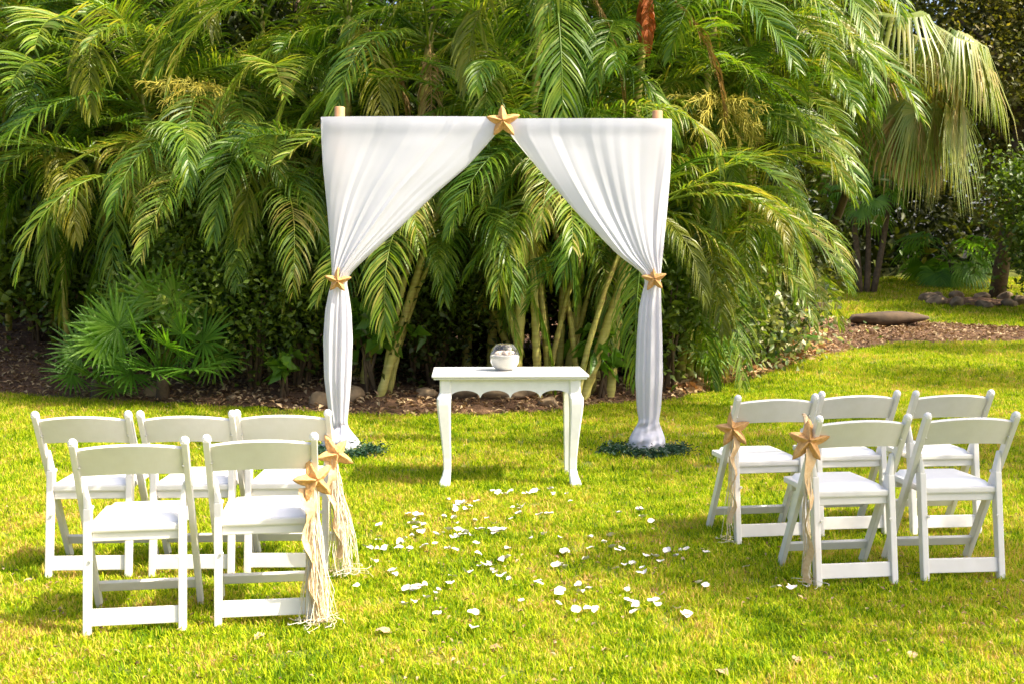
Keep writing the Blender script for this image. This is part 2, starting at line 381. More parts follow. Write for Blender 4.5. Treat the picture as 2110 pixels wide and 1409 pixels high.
def grass_stuff():
    tufts = []
    for v in range(5):
        r = np.random.default_rng(100 + v); mb = MB(); nb = 38
        for _ in range(nb):
            a = r.random() * 6.283; rr = .055 * math.sqrt(r.random()); bx, by = rr * math.cos(a), rr * math.sin(a)
            h = r.uniform(.010, .034); w = r.uniform(.0013, .0027); la = r.random() * 6.283; ln = r.uniform(.2, 1.3) * h
            wx, wy = -math.sin(la) * w, math.cos(la) * w; dx, dy = math.cos(la) * ln, math.sin(la) * ln
            mb.add([(bx - wx, by - wy, -.004), (bx + wx, by + wy, -.004), (bx + dx * .4 + wx * .8, by + dy * .4 + wy * .8, h * .65), (bx + dx * .4 - wx * .8, by + dy * .4 - wy * .8, h * .65), (bx + dx, by + dy, h * .95)],
                   [(0, 1, 2, 3), (3, 2, 4)])
        me = mb.mesh('tuft', M['grass']); tufts.append(bpy.data.objects.new('tuft', me))
    r = np.random.default_rng(5)
    pts = []; scl = []
    def scatter(y0, y1, dens, s, pad=.6, xmin=None):
        hw1 = y1 * 1055 / F + pad; n = int(2 * hw1 * (y1 - y0) * dens)
        x = r.uniform(-hw1, hw1, n); y = r.uniform(y0, y1, n)
        k = (np.abs(x) < y * 1055 / F + pad) & ~(inpoly(x, y + .10 * (r.random(n) - .3)))
        if xmin is not None: k &= x > xmin
        x = x[k]; y = y[k]; pts.append(np.stack([x, y, G(x, y)], 1)); scl.append(s * r.uniform(.7, 1.3, len(x)))
    scatter(3.0, 5.2, 800, 1.0); scatter(5.2, 8.0, 520, 1.1); scatter(8, 13.5, 240, 1.3)
    scatter(13.5, 20, 110, 1.7, xmin=2.5); scatter(20, 31, 50, 2.4, xmin=2.5)
    pts = np.concatenate(pts); scl = np.concatenate(scl).astype(np.float32)
    me = bpy.data.meshes.new('grass'); me.vertices.add(len(pts)); me.vertices.foreach_set('co', pts.astype(np.float32).ravel())
    a = me.attributes.new('scl', 'FLOAT', 'POINT'); a.data.foreach_set('value', scl)
    rot = np.stack([r.normal(0, .12, len(pts)), r.normal(0, .12, len(pts)), r.random(len(pts)) * 6.283], 1).astype(np.float32)
    a = me.attributes.new('rot', 'FLOAT_VECTOR', 'POINT'); a.data.foreach_set('vector', rot.ravel())
    me.update(); o = link('grass', me, kind='stuff'); tag(o, 'short yellow green lawn grass with dry tan patches', 'grass', kind='stuff')
    ng = bpy.data.node_groups.new('grass', 'GeometryNodeTree')
    ng.interface.new_socket('Geometry', in_out='INPUT', socket_type='NodeSocketGeometry')
    ng.interface.new_socket('Geometry', in_out='OUTPUT', socket_type='NodeSocketGeometry')
    gi = ng.nodes.new('NodeGroupInput'); go = ng.nodes.new('NodeGroupOutput'); ip = ng.nodes.new('GeometryNodeInstanceOnPoints')
    jn = ng.nodes.new('GeometryNodeJoinGeometry')
    for t in tufts:
        oi = ng.nodes.new('GeometryNodeObjectInfo'); oi.inputs['Object'].default_value = t
        g2 = ng.nodes.new('GeometryNodeGeometryToInstance'); ng.links.new(oi.outputs['Geometry'], g2.inputs[0]); ng.links.new(g2.outputs[0], jn.inputs[0])
    ip.inputs['Pick Instance'].default_value = True
    an = ng.nodes.new('GeometryNodeInputNamedAttribute'); an.data_type = 'FLOAT'; an.inputs['Name'].default_value = 'scl'
    ar = ng.nodes.new('GeometryNodeInputNamedAttribute'); ar.data_type = 'FLOAT_VECTOR'; ar.inputs['Name'].default_value = 'rot'
    ng.links.new(gi.outputs[0], ip.inputs['Points']); ng.links.new(jn.outputs[0], ip.inputs['Instance'])
    ng.links.new(ar.outputs['Attribute'], ip.inputs['Rotation']); ng.links.new(an.outputs['Attribute'], ip.inputs['Scale'])
    ng.links.new(ip.outputs[0], go.inputs[0])
    md = o.modifiers.new('grass', 'NODES'); md.node_group = ng
    print('tufts', len(pts))
grass_stuff()

# ------------------------------------------------------------------ palm fronds
TIP = {}
def too_far_right(o, me, loc, az, sc):
    q = Vector(o.location) + loc + Matrix.Rotation(az, 3, 'Z') @ (TIP[me.name] * sc)
    cz = q.y * CP - (q.z - H) * SP; px = 1055 + F * q.x / cz; py = 704.5 - F * ((q.z - H) * CP + q.y * SP) / cz
    return px > 1735 and py > 300
def frond_mesh(seed, L=2.2, e0=60, e1=-75, n=60, leafL=.56, wid=.019, sag=.8, vee=.25, mat='frond', power=1.3, side=.12, miss=0.0, ragged=.1):
    r = random.Random(seed); mb = MB(); m = 26
    pos = [Vector((0, 0, 0))]; tans = []; sc = r.uniform(-side, side)
    for i in range(m):
        t = i / (m - 1); e = R(e0 + (e1 - e0) * t ** power); hd = sc * t * 2
        T = Vector((math.cos(e) * math.cos(hd), math.cos(e) * math.sin(hd), math.sin(e))); tans.append(T)
        pos.append(pos[-1] + T * (L / (m - 1)))
    pos = pos[:m]
    mb.add(*tube(pos, [.016 * (1 - .85 * i / (m - 1)) for i in range(m)], 5))
    def samp(t):
        f = t * (m - 1); i = min(int(f), m - 2); k = f - i
        return pos[i].lerp(pos[i + 1], k), tans[i].lerp(tans[i + 1], k).normalized()
    for i in range(n):
        t = .17 + .83 * (i + .5) / n
        p, T = samp(t); u = (t - .17) / .83
        prof = (.55 + .45 * math.sin(min(1, u * 2.2) * math.pi / 2)) * (1 - .72 * max(0, (u - .45) / .55) ** 1.6)
        hs = Vector((-T.y, T.x, 0)); hs = hs.normalized() if hs.length > .05 else Vector((0, 1, 0)); up = T.cross(hs)
        if up.z < 0 and abs(T.z) < .95: up = -up
        for s in (-1, 1):
            if r.random() < miss: continue
            al = R(38 + 30 * (1 - u) + r.uniform(-7, 7) - (12 * u)); l = leafL * prof * r.uniform(1 - ragged, 1 + ragged * .6)
            d = (hs * s * math.sin(al) + T * math.cos(al) + up * (vee * r.uniform(.5, 1.4))).normalized()
            W = (T - d * T.dot(d)).normalized(); tw = r.uniform(-.9, .9); W = (W + d.cross(W) * tw).normalized()
            q = p.copy(); ns = 4; ring = []
            wds = (.45, 1, .92, .6, 0)
            sg = sag * r.uniform(.7, 1.3)
            for k in range(ns + 1):
                ww = wid * .5 * wds[k]
                if k < ns: ring.append(q - W * ww); ring.append(q + W * ww)
                else: ring.append(q.copy())
                d = (d + Vector((0, 0, -sg * .17 * (k + .5)))).normalized(); q = q + d * (l / ns)
                W = (W - d * W.dot(d)).normalized()
            mb.add(ring, [(0, 1, 3, 2), (2, 3, 5, 4), (4, 5, 7, 6), (6, 7, 8)])
    me = mb.mesh('frond', M[mat]); TIP[me.name] = pos[-1].copy(); return me
FR = {'up': [], 'mid': [], 'out': [], 'low': [], 'dead': [], 'yellow': [], 'orange': []}
for k in range(7):
    q = random.Random(500 + k); u = q.uniform
    FR['up'].append(frond_mesh(10 + k, L=u(2.0, 2.5), e0=84 - 3 * k, e1=u(-70, 15), power=u(1.5, 2.2), sag=u(.3, .9), vee=u(.2, .6), side=.25, miss=u(0, .06)))
    FR['mid'].append(frond_mesh(20 + k, L=u(2.3, 2.9), e0=62 - 4 * k, e1=u(-80, -35), power=u(1.0, 1.7), sag=u(.35, 1.1), vee=u(.1, .5), side=.3, miss=u(0, .1)))
    FR['out'].append(frond_mesh(30 + k, L=u(2.3, 2.8), e0=38 - 6 * k, e1=u(-88, -60), power=u(.75, 1.2), sag=u(.5, 1.4), vee=u(.1, .4), side=.3, miss=u(0, .14), ragged=.2))
    FR['low'].append(frond_mesh(40 + k, L=u(1.8, 2.4), e0=0 - 9 * k, e1=-89, power=u(.5, .8), sag=u(.9, 1.8), vee=.1, side=.25, miss=u(0, .2), ragged=.3))
for k in range(3):
    FR['dead'].append(frond_mesh(50 + k, L=1.8, e0=-10, e1=-92, power=.45, mat='frond_dead', miss=.25, leafL=.4, wid=.018, sag=2.6, ragged=.4))
    FR['yellow'].append(frond_mesh(60 + k, L=2.0, e0=40 - 20 * k, e1=-85, power=.8, mat='frond_yellow', miss=.05, sag=1.6))
FR['orange'].append(frond_mesh(70, L=1.5, e0=-30, e1=-95, power=.5, mat='frond_orange', leafL=.35, sag=2.4, wid=.03))
TRUNKS = {}
def trunk_pts(a, b, bend, n=22):
    a = Vector(a); b = Vector(b); out = []
    for i in range(n):
        t = i / (n - 1); p = a.lerp(b, t); p += Vector((bend[0], bend[1], 0)) * math.sin(math.pi * t) ; out.append(p)
    return out
def flower_mesh(seed):
    r = random.Random(seed); mb = MB()
    for b in range(26):
        a = r.random() * 6.28; e = r.uniform(-.9, .5); d = Vector((math.cos(a) * math.cos(e), math.sin(a) * math.cos(e), math.sin(e)))
        p = Vector((0, 0, 0)); pts = [p]
        for k in range(5):
            d = (d + Vector((0, 0, -.12)) + Vector([r.uniform(-.2, .2) for _ in range(3)])).normalized(); p = p + d * .09; pts.append(p)
            for q in range(6):
                dd = (d + Vector([r.uniform(-.9, .9) for _ in range(3)])).normalized()
                mb.add(*tube([p, p + dd * .06, p + dd * .10 + Vector((0, 0, -.03))], [.003, .003, .002], 3, False))
        mb.add(*tube(pts, .004, 4, False))
    return mb.mesh('inflorescence', M['flower'])
FLOW = [flower_mesh(1), flower_mesh(2)]
def edge_Y(px):
    for Yt in np.arange(11.0, 22, .1):
        x = (px - 1055) / F * Yt
        if inpoly(np.array([x]), np.array([Yt]))[0]: return float(Yt)
    return 11.0
def palm(label, cpx, cpy, Y, bpx, nf=13, s=1.0, group='clustered palms behind the arch', special=(), flower=None, rad=.045, bendx=0, mix=(3, 4, 4, 2), seed=0, az0=None, Yb=None, nfx=0, stems=0):
    if bpx < 680 and rad == .045: Yb = Y + .9; rad = .034
    r = random.Random(seed * 77 + int(cpx) * 3 + int(cpy))
    if cpx < 700: Y += 1.0; Yb = (Yb + 1.0) if Yb else None; s *= 1.05
    if cpx < 120: Yb = 15.8
    dlt = edge_Y(bpx) + (.35 if bpx < 1380 else .95) - (Yb or Y)
    if dlt > 0: s *= (Y + dlt) / Y; Y += dlt * .9; Yb = (Yb or Y - dlt * .9) + dlt
    crown = P(cpx, cpy, Y)
    Yb = Yb or Y; bx = (bpx - 1055) / F * Yb * 1.003; gz = at_ground(bx, Yb)
    t = thing('palm_tree', label, 'palm tree', (bx, Yb, gz), 0, group)
    c = crown - Vector((bx, Yb, gz))
    pts = trunk_pts((0, 0, -.08), c, (bendx, 0)); n = len(pts)
    pts2 = []; rad2 = []
    L = c.length; rings = max(6, int(L / .16))
    for i in range(rings * 3 + 1):
        f = i / (rings * 3) * (n - 1); k = min(int(f), n - 2); pts2.append(pts[k].lerp(pts[k + 1], f - k))
        rr = rad * (1.25 - .4 * i / (rings * 3)); rad2.append(rr * (1.16 if i % 3 == 0 else 1.0))
    mb = MB(); mb.add(*tube(pts2, rad2, 9)); link('trunk', mb.mesh('trunk', M['trunk']), t)
    ax = (pts[-1] - pts[-4]).normalized()
    mb = MB(); mb.add(*tube([pts[-1] - ax * .35, pts[-1] - ax * .2, pts[-1] + ax * .05, pts[-1] + ax * .25], [rad * .9, rad * 1.25, rad * .95, rad * .35], 8))
    link('crownshaft', mb.mesh('crownshaft', M['stem_green']), t)
    for k in range(stems):
        tx = r.uniform(-.55, .55); hh_ = r.uniform(1.5, 2.6); b0 = Vector((r.uniform(-.16, .16), r.uniform(-.12, .2), -.05)); q_ = [b0, b0 + Vector((tx * .25, 0, hh_ * .35)), b0 + Vector((tx * .6, 0, hh_ * .7)), b0 + Vector((tx, .05, hh_))]
        mb = MB(); mb.add(*tube([q_[0].lerp(q_[1], j / 4) for j in range(4)] + [q_[1].lerp(q_[2], j / 4) for j in range(4)] + [q_[2].lerp(q_[3], j / 4) for j in range(5)], [(.034 - .0012 * j) * (1.12 if j % 2 else 1) for j in range(13)], 8)); link('stem', mb.mesh('stem', M['trunk']), t)
        for j in range(4): link('frond', r.choice(FR['mid'] + FR['out']), t, loc=q_[3], rot=(0, 0, r.random() * 6.28), scl=r.uniform(.4, .6))
    tot = sum(mix); classes = []
    for cl, q in zip(('up', 'mid', 'out', 'low'), mix): classes += [cl] * max(0, round(nf * q / tot))
    a = r.random() * 6.28 if az0 is None else az0; nf = nf + 4
    if nfx: nf += nfx
    for i, cl in enumerate(classes):
        a += 2.39996 + r.uniform(-.3, .3)
        if r.random() < .10 and cl in ('out', 'low'): cl = 'yellow'
        elif r.random() < .10 and cl == 'low': cl = 'dead'
        me = r.choice(FR[cl])
        if too_far_right(t, me, c, a, s): continue
        link('frond', me, t, loc=c + ax * r.uniform(-.1, .15), rot=(r.uniform(-.12, .12), r.uniform(-.12, .12), a), scl=s * r.uniform(.82, 1.12))
    for (kind, az, sc) in special:
        link('frond', r.choice(FR[kind]), t, loc=c, rot=(0, 0, R(az)), scl=sc)
    if flower is not None:
        fo = c + Vector((.1, -.95, .05)); fi = link('inflorescence', FLOW[flower], t, loc=fo, scl=1.25)
        mb = MB(); mb.add(*tube([c - ax * .1, c.lerp(fo, .4) + Vector((0, 0, .15)), c.lerp(fo, .8) + Vector((0, 0, .1)), fo], [.018, .015, .012, .009], 6)); link('flower_stalk', mb.mesh('flower_stalk', M['flower']), t)
    return t
# azimuth: 0 = to the right, 90 = away, 180 = left, 270 = towards the camera
palm('palm with drooping fronds at the top left corner of the garden wall', -60, 70, 13.2, -40, 12, .95)
palm('palm at far left whose long fronds hang over the dark hedge', 90, 175, 13.0, 110, 13, .95)
palm('tall palm left of the arch with pale arching fronds near the upper edge', 262, 15, 12.6, 330, 13, 1.0, special=(('mid', 265, 1), ('out', 230, 1)))
palm('palm above the fan palm with broad fronds hanging low to the left', 300, 240, 12.2, 380, 14, 1.0, special=(('out', 200, 1.15), ('out', 250, 1.15), ('mid', 170, .9)))
palm('palm with yellow flower stalks left of the arch', 440, 215, 12.5, 470, 13, .9, flower=0, special=(('out', 275, 1.05), ('low', 290, 1.1)))
palm('palm with a slender trunk rising to the upper edge, left of the arch', 540, 60, 13.4, 520, 13, 1.0)
palm('palm just left of the arch, its fronds touching the curtain', 600, 300, 12.3, 655, 13, .9, special=(('out', 255, 1.0), ('low', 235, 1.0)))
palm('palm above the left post of the arch', 720, 40, 12.8, 700, 13, 1.0, special=(('out', 215, .95),))
palm('low palm behind the left curtain with short fronds', 560, 430, 13.2, 600, 11, .8, mix=(2, 3, 4, 3))
palm('palm above the left half of the arch with silvery fronds', 885, 95, 12.6, 800, 13, 1.0, special=(('out', 240, .9), ('out', 200, .9)))
palm('palm with leaning trunk seen under the left curtain hem', 905, 420, 12.2, 778, 13, .95, rad=.038, stems=2, mix=(1, 3, 4, 3), special=(('out', 300, .85), ('out', 240, .8)), Yb=12.0)
palm('palm behind the starfish at the top of the arch', 1040, 130, 13.2, 1010, 12, 1.0)
palm('palm above the middle of the arch with one long hanging frond', 1120, -60, 12.0, 1060, 12, 1.05, special=(('out', 270, 1.1), ('low', 280, 1.1)))
palm('palm in the middle of the arch opening with pale glossy fronds', 1090, 330, 12.0, 1110, 13, .98, rad=.037, stems=3, mix=(2, 3, 4, 2), special=(('out', 255, .85), ('out', 285, .85), ('out', 215, .8), ('out', 325, .8)))
palm('thin palm standing right behind the glass bowl', 1170, 400, 12.8, 1150, 12, .95, rad=.036, stems=2, mix=(1, 3, 4, 3))
palm('short palm standing in the shade left of the glass bowl', 960, 480, 13.0, 1075, 10, .8, rad=.038, mix=(1, 3, 4, 2))
palm('palm above the right half of the arch, left of the rust orange frond', 1240, 110, 12.8, 1170, 13, .95)
palm('palm carrying a rust orange dead frond over the right half of the arch', 1335, -20, 12.3, 1255, 13, 1.0, special=(('orange', 262, .52), ('orange', 235, .4), ('out', 235, 1.0)))
palm('palm leaning right behind the table toward the right curtain', 1330, 440, 12.0, 1195, 13, .95, rad=.046, stems=2, mix=(1, 3, 4, 2), special=(('yellow', 300, .7),), Yb=12.0)
palm('second leaning palm beside the thick leaning trunk, behind the table', 1290, 330, 12.5, 1215, 11, .85, rad=.04)
palm('palm with golden flower stalks right of the arch', 1435, 240, 12.0, 1420, 13, 1.0, flower=0, special=(('out', 330, 1.05), ('out', 305, 1.0), ('mid', 15, 1)))
palm('palm rising above the right post of the arch', 1470, 40, 12.8, 1400, 13, 1.05, special=(('out', 320, 1.1),))
palm('palm right of the arch with glossy fronds near the upper edge', 1545, 60, 12.6, 1480, 14, .85, special=(('out', 340, .8), ('out', 290, 1.1)))
palm('palm right of the arch with wide fronds sweeping to the lawn', 1480, 290, 12.3, 1450, 14, .72, special=(('out', 310, .78), ('out', 285, .85)))
palm('palm at the right end of the grove with pale hanging fronds', 1545, 190, 13.6, 1540, 14, .75, special=(('out', 300, .8),), Yb=14.4)
palm('low palm at the right corner of the grove', 1540, 440, 13.6, 1520, 13, .72, mix=(1, 3, 5, 3), special=(('out', 310, .8),), Yb=14.2)
palm('low palm just right of the right curtain', 1440, 480, 12.4, 1440, 12, .85, stems=1, mix=(1, 3, 4, 3), special=(('low', 285, 1.0),))
palm('tall palm at the top right of the grove', 1640, 20, 14.4, 1580, 14, .85, Yb=15.2, special=(('out', 300, .8),))

palm('short palm at far left with fronds hanging over the bank', 10, 260, 13.0, 20, 11, .85, mix=(1, 3, 4, 3))
palm('palm left of centre in the left grove, fronds hanging to the fan palm', 200, 330, 12.6, 250, 13, .9, mix=(1, 3, 5, 3), special=(('out', 255, 1), ('out', 190, 1)))
palm('palm with broad fronds halfway between the fan palm and the arch', 470, 330, 12.2, 500, 13, .85, mix=(1, 3, 5, 3), special=(('out', 265, .9), ('out', 310, .9)))
palm('palm behind the left curtain above its tie', 720, 260, 13.0, 730, 12, .9, mix=(1, 3, 4, 3))
palm('palm deep in the middle of the grove behind the arch', 980, 250, 13.6, 960, 12, .95, mix=(1, 3, 4, 3))
palm('palm behind the right curtain hem', 1220, 300, 13.2, 1230, 12, .9, mix=(1, 3, 4, 3))
palm('palm between the right curtain and the right corner of the grove', 1510, 360, 12.6, 1500, 12, .85, mix=(1, 3, 5, 3), special=(('out', 280, .9),))
palm('palm deep in the grove at upper left', 400, 40, 14.0, 400, 12, 1.0)
palm('palm deep in the grove at upper right', 1560, -30, 14.0, 1540, 12, 1.0)
palm('low palm hanging over the bank at far left', 120, 330, 12.4, 140, 11, .85, mix=(1, 3, 5, 4))
palm('low palm whose fronds reach down behind the fan palm', 330, 400, 12.0, 350, 11, .85, mix=(1, 3, 5, 4))
palm('low palm between the fan palm and the left curtain', 530, 400, 11.8, 560, 11, .8, mix=(1, 3, 5, 4))
palm('low palm just inside the left curtain', 790, 400, 12.6, 750, 11, .85, mix=(1, 3, 5, 3))
palm('low bushy palm at the right foot of the grove', 1470, 560, 13.0, 1480, 12, .7, mix=(2, 4, 5, 1))
palm('low bushy palm at the outer right corner of the grove', 1590, 560, 14.0, 1590, 12, .62, mix=(2, 4, 5, 1))
# ------------------------------------------------------------------ fan palms
def fan_mesh(seed, Rr=.55, pet=.6, e0=55, e1=15, tilt=-20, nseg=24, spread=125, mat='fan', droop=.6, free=.45, cup=.12):
    r = random.Random(seed); mb = MB(); pos = [Vector((0, 0, 0))]
    for i in range(8):
        e = R(e0 + (e1 - e0) * (i / 7)); pos.append(pos[-1] + Vector((math.cos(e), 0, math.sin(e))) * pet / 8)
    mb.add(*tube(pos, [.011 - .0006 * i for i in range(9)], 5))
    hub = pos[-1]; e = R(e1 + tilt); A = Vector((math.cos(e), 0, math.sin(e))); Sd = Vector((0, 1, 0)); Nn = A.cross(Sd); Nn = Nn if Nn.z > 0 else -Nn
    dl = R(2 * spread / nseg)
    for i in range(nseg):
        ph = R(-spread) + dl * (i + .5); d = A * math.cos(ph) + Sd * math.sin(ph); sd = -A * math.sin(ph) + Sd * math.cos(ph)
        l = Rr * r.uniform(.88, 1.06) * (1 - .18 * abs(ph) / R(spread)); d = (d + Nn * cup).normalized()
        q = hub.copy(); vs = []; rs = (0, .25, free, .7, .88, 1.0); prev = 0
        for k, f in enumerate(rs):
            q = q + d * (l * (f - prev)); prev = f; dist = l * f
            hw = dist * math.tan(dl / 2) if f <= free else l * free * math.tan(dl / 2) * (1 - (f - free) / (1 - free)) ** .7
            if k == 0: hw = .002
            vs += [q - sd * hw, q + Nn * hw * .35, q + sd * hw]
            if f >= free * .9: d = (d + Vector((0, 0, -droop * r.uniform(.6, 1.4) * (.25 + k * .09)))).normalized()
        fs = []
        for k in range(len(rs) - 1):
            b = k * 3; fs += [(b, b + 1, b + 4, b + 3), (b + 1, b + 2, b + 5, b + 4)]
        mb.add(vs, fs)
    return mb.mesh('fan_leaf', M[mat])
FAN = [fan_mesh(i, e0=70 - 12 * (i % 4), e1=35 - 22 * (i % 4), tilt=-15 - 8 * (i % 3), droop=.25) for i in range(8)]
FAND = [fan_mesh(20 + i, Rr=1.15, pet=.9, e0=35 - 18 * (i % 4), e1=-5 - 20 * (i % 4), tilt=-25, nseg=34, spread=120, mat='fan_pale', droop=2.4, free=.26) for i in range(5)]
FANX = [fan_mesh(30 + i, Rr=1.0, pet=.7, e0=-20 - 20 * i, e1=-70, tilt=-10, nseg=30, spread=110, mat='frond_dead', droop=2.6, free=.3) for i in range(2)]
def fan_palm(label, base, leaves, meshes, s=1.0, trunk=None, group=None, seed=0, els=None):
    r = random.Random(seed); t = thing('fan_palm', label, 'fan palm', base, 0, group); c = Vector((0, 0, .05))
    if trunk:
        c = Vector(trunk); pts = trunk_pts((0, 0, -.1), c, (.1, 0)); mb = MB(); mb.add(*tube(pts, [.07 - .001 * i for i in range(len(pts))], 10)); link('trunk', mb.mesh('trunk', M['bark']), t)
    a = r.random() * 6
    for i in range(leaves):
        a += 2.39996; me = meshes[i % len(meshes)]
        link('fan_leaf', me, t, loc=c + Vector((r.uniform(-.06, .06), r.uniform(-.06, .06), r.uniform(-.05, .1))), rot=(r.uniform(-.2, .2), r.uniform(-.25, .15), a), scl=s * r.uniform(.8, 1.15))
    return t
def blade(mb, hub, A, Nn, Rr, r, nseg=26, spread=150, droop=.25, free=.42):
    A = A.normalized(); Nn = (Nn - A * A.dot(Nn)).normalized(); Sd = Nn.cross(A); dl = R(2 * spread / nseg)
    for i in range(nseg):
        ph = R(-spread) + dl * (i + .5); d = A * math.cos(ph) + Sd * math.sin(ph); sd = -A * math.sin(ph) + Sd * math.cos(ph)
        l = Rr * r.uniform(.86, 1.06) * (1 - .16 * abs(ph) / R(spread)); d = (d + Nn * r.uniform(.05, .3)).normalized()
        q = hub.copy(); vs = []; rs = (0, .22, free, .7, .88, 1.0); prev = 0
        for k, f in enumerate(rs):
            q = q + d * (l * (f - prev)); prev = f
            hw = .002 if k == 0 else (l * f * math.tan(dl / 2) if f <= free else l * free * math.tan(dl / 2) * (1 - (f - free) / (1 - free)) ** .7)
            vs += [q - sd * hw, q + Nn * hw * .4, q + sd * hw]
            if f >= free: d = (d + Vector((0, 0, -droop * r.uniform(.5, 1.5) * .35))).normalized()
        fs = []
        for k in range(5):
            b = k * 3; fs += [(b, b + 1, b + 4, b + 3), (b + 1, b + 2, b + 5, b + 4)]
        mb.add(vs, fs)
def facing_fan_palm(label, bpx, bpy, hubs, seed, trunk_h=.3):
    g = gp(bpx, bpy); gz = at_ground(g.x, g.y); o = Vector((g.x, g.y, gz)); r = random.Random(seed)
    t = thing('fan_palm', label, 'fan palm', o)
    mb = MB(); mb.add(*tube([(0, 0, -.08), (.01, 0, trunk_h * .5), (0, 0, trunk_h)], [.075, .07, .05], 9)); link('trunk', mb.mesh('trunk', M['bark']), t)
    for (px, py, dY, Rr) in hubs:
        h = P(px, py, g.y + dY) - o; root = Vector((r.uniform(-.03, .03), r.uniform(-.03, .03), trunk_h * .8)); mb = MB()
        mid = root.lerp(h, .5) + Vector((0, 0, .10)); mb.add(*tube([root, root.lerp(mid, .55) + Vector((0, 0, .02)), mid, mid.lerp(h, .6), h], [.013, .011, .009, .008, .007], 5))
        out = (h - root).normalized(); A = (out + Vector((0, 0, -.25)) + Vector((r.uniform(-.2, .2), 0, 0))); Nn = Vector((out.x * .5 + .3, -.9, .75))
        blade(mb, h, A, Nn, Rr, r); link('fan_leaf', mb.mesh('fan_leaf', M['fan']), t)
facing_fan_palm('bright green fan palm with star shaped leaves at the left edge of the bed', 335, 828, [
    (318, 765, -.45, .50), (398, 762, -.5, .52), (418, 705, -.25, .50), (375, 689, -.3, .50), (242, 675, -.2, .52), (212, 707, -.3, .50), (318, 620, .05, .52), (362, 618, .0, .45), (285, 700, -.45, .46),
    (345, 715, -.5, .42), (440, 735, .1, .45), (270, 770, -.35, .40), (300, 640, .25, .5), (395, 650, .2, .48), (240, 735, -.1, .45)], 3)
facing_fan_palm('smaller darker fan palm at the left of the bright one', 200, 822, [(189, 775, -.25, .40), (165, 725, 0, .42), (235, 800, -.3, .34), (205, 690, .1, .42), (150, 770, -.1, .36), (240, 660, .3, .45), (265, 610, .4, .45)], 8, .2)
g = gp(1632, 742)
fan_palm('little pale fan palm seedling on the leaf litter right of the grove', (g.x, g.y, at_ground(g.x, g.y)), 7, [fan_mesh(90, mat='fan_pale', droop=.3), fan_mesh(91, e0=60, mat='fan', droop=.3)], .55, seed=5)
g = gp(1405, 800)
fan_palm('low fan palm growing beside the foot of the right curtain', (g.x, g.y + .3, at_ground(g.x, g.y + .3)), 11, FAN, .85, seed=6, trunk=(0, 0, .35))
c = P(1825, 140, 15.2); bx, by = (1610 - 1055) / F * 17.4, 17.4
t = fan_palm('tall fan palm with dry tan leaf skirt right of the grove', (bx, by, at_ground(bx, by)), 20, FAND, 1.05, trunk=(c.x - bx, c.y - by, c.z - at_ground(bx, by)), seed=11)
for az in (-55, -35, -5, 12, 35, 290, 320, 335):
    link('fan_leaf', FAND[(az // 5) % 5], t, loc=(c.x - bx, c.y - by, c.z - at_ground(bx, by) + .1), rot=(0, .1, R(az)), scl=1.15)
for i, (az, s) in enumerate(((-15, 1.1), (300, 1.05), (15, 1.0), (265, .9), (325, 1.1), (280, 1.1))):
    link('fan_leaf', FANX[i % 2], t, loc=(c.x - bx, c.y - by, c.z - at_ground(bx, by) - .1), rot=(0, 0, R(az)), scl=s)
# distant clump with three thin stems on the lawn
g0 = gp(1785, 606); FANS = [fan_mesh(50 + i, Rr=.8, pet=.8, e0=50 - 20 * i, e1=0 - 20 * i, tilt=-25, mat='fan', droop=1.2) for i in range(4)]
t = thing('palm_clump', 'distant three stemmed palm standing on the lawn at right', 'palm tree', g0)
for (bx, tx, tz, ty) in ((-.15, -.55, 3.0, 0), (.0, -.02, 2.3, .1), (.15, .65, 3.4, .1)):
    mb = MB(); mb.add(*tube(trunk_pts((bx, 0, -.05), (tx, ty, tz), (.05, 0), 10), [.085 - .004 * i for i in range(10)], 8)); link('trunk', mb.mesh('trunk', M['bark']), t)
    for i in range(10):
        link('fan_leaf', FANS[i % 4], t, loc=(tx, ty, tz), rot=(0, random.uniform(-.2, .2), i * 2.4), scl=random.uniform(.7, 1.0))
g = gp(1985, 600)
fan_palm('dark fan palm behind the stone ring at the right edge', (g.x, g.y + 1, Gs(g.x, g.y + 1)), 16, FANS, 1.1, trunk=(0, 0, .7), seed=14)

# ------------------------------------------------------------------ shrubs, trees, far wood
def shrub(name, label, cat, base, h, rad, n, L, W, mat, seed, group=None, stems=5, hollow=.35, sig=.28, nclump=26, low=.25, outward=False):
    t = thing(name, label, cat, base, 0, group); r = random.Random(seed)
    C = clumps((0, 0, h * (.5 + low / 2)), (rad[0], rad[1], h * (.5 - low / 2)), n, nclump, sig, seed, hollow)
    C = C[C[:, 2] > .04]
    V, Fc = leaf_cloud(C, L, W, .45, seed)
    link('foliage', npmesh('foliage', V, Fc, M[mat]), t, kind='stuff')
    for k in range(stems):
        a = r.random() * 6.28; q = Vector((math.cos(a) * rad[0] * .5, math.sin(a) * rad[1] * .5, h * r.uniform(.6, .85)))
        mb = MB(); mb.add(*tube([(r.uniform(-.08, .08), r.uniform(-.08, .08), -.05), q * .5 + Vector((0, 0, h * .1)), q], [.022, .016, .008], 6)); link('stem', mb.mesh('stem', M['bark']), t)
    return t
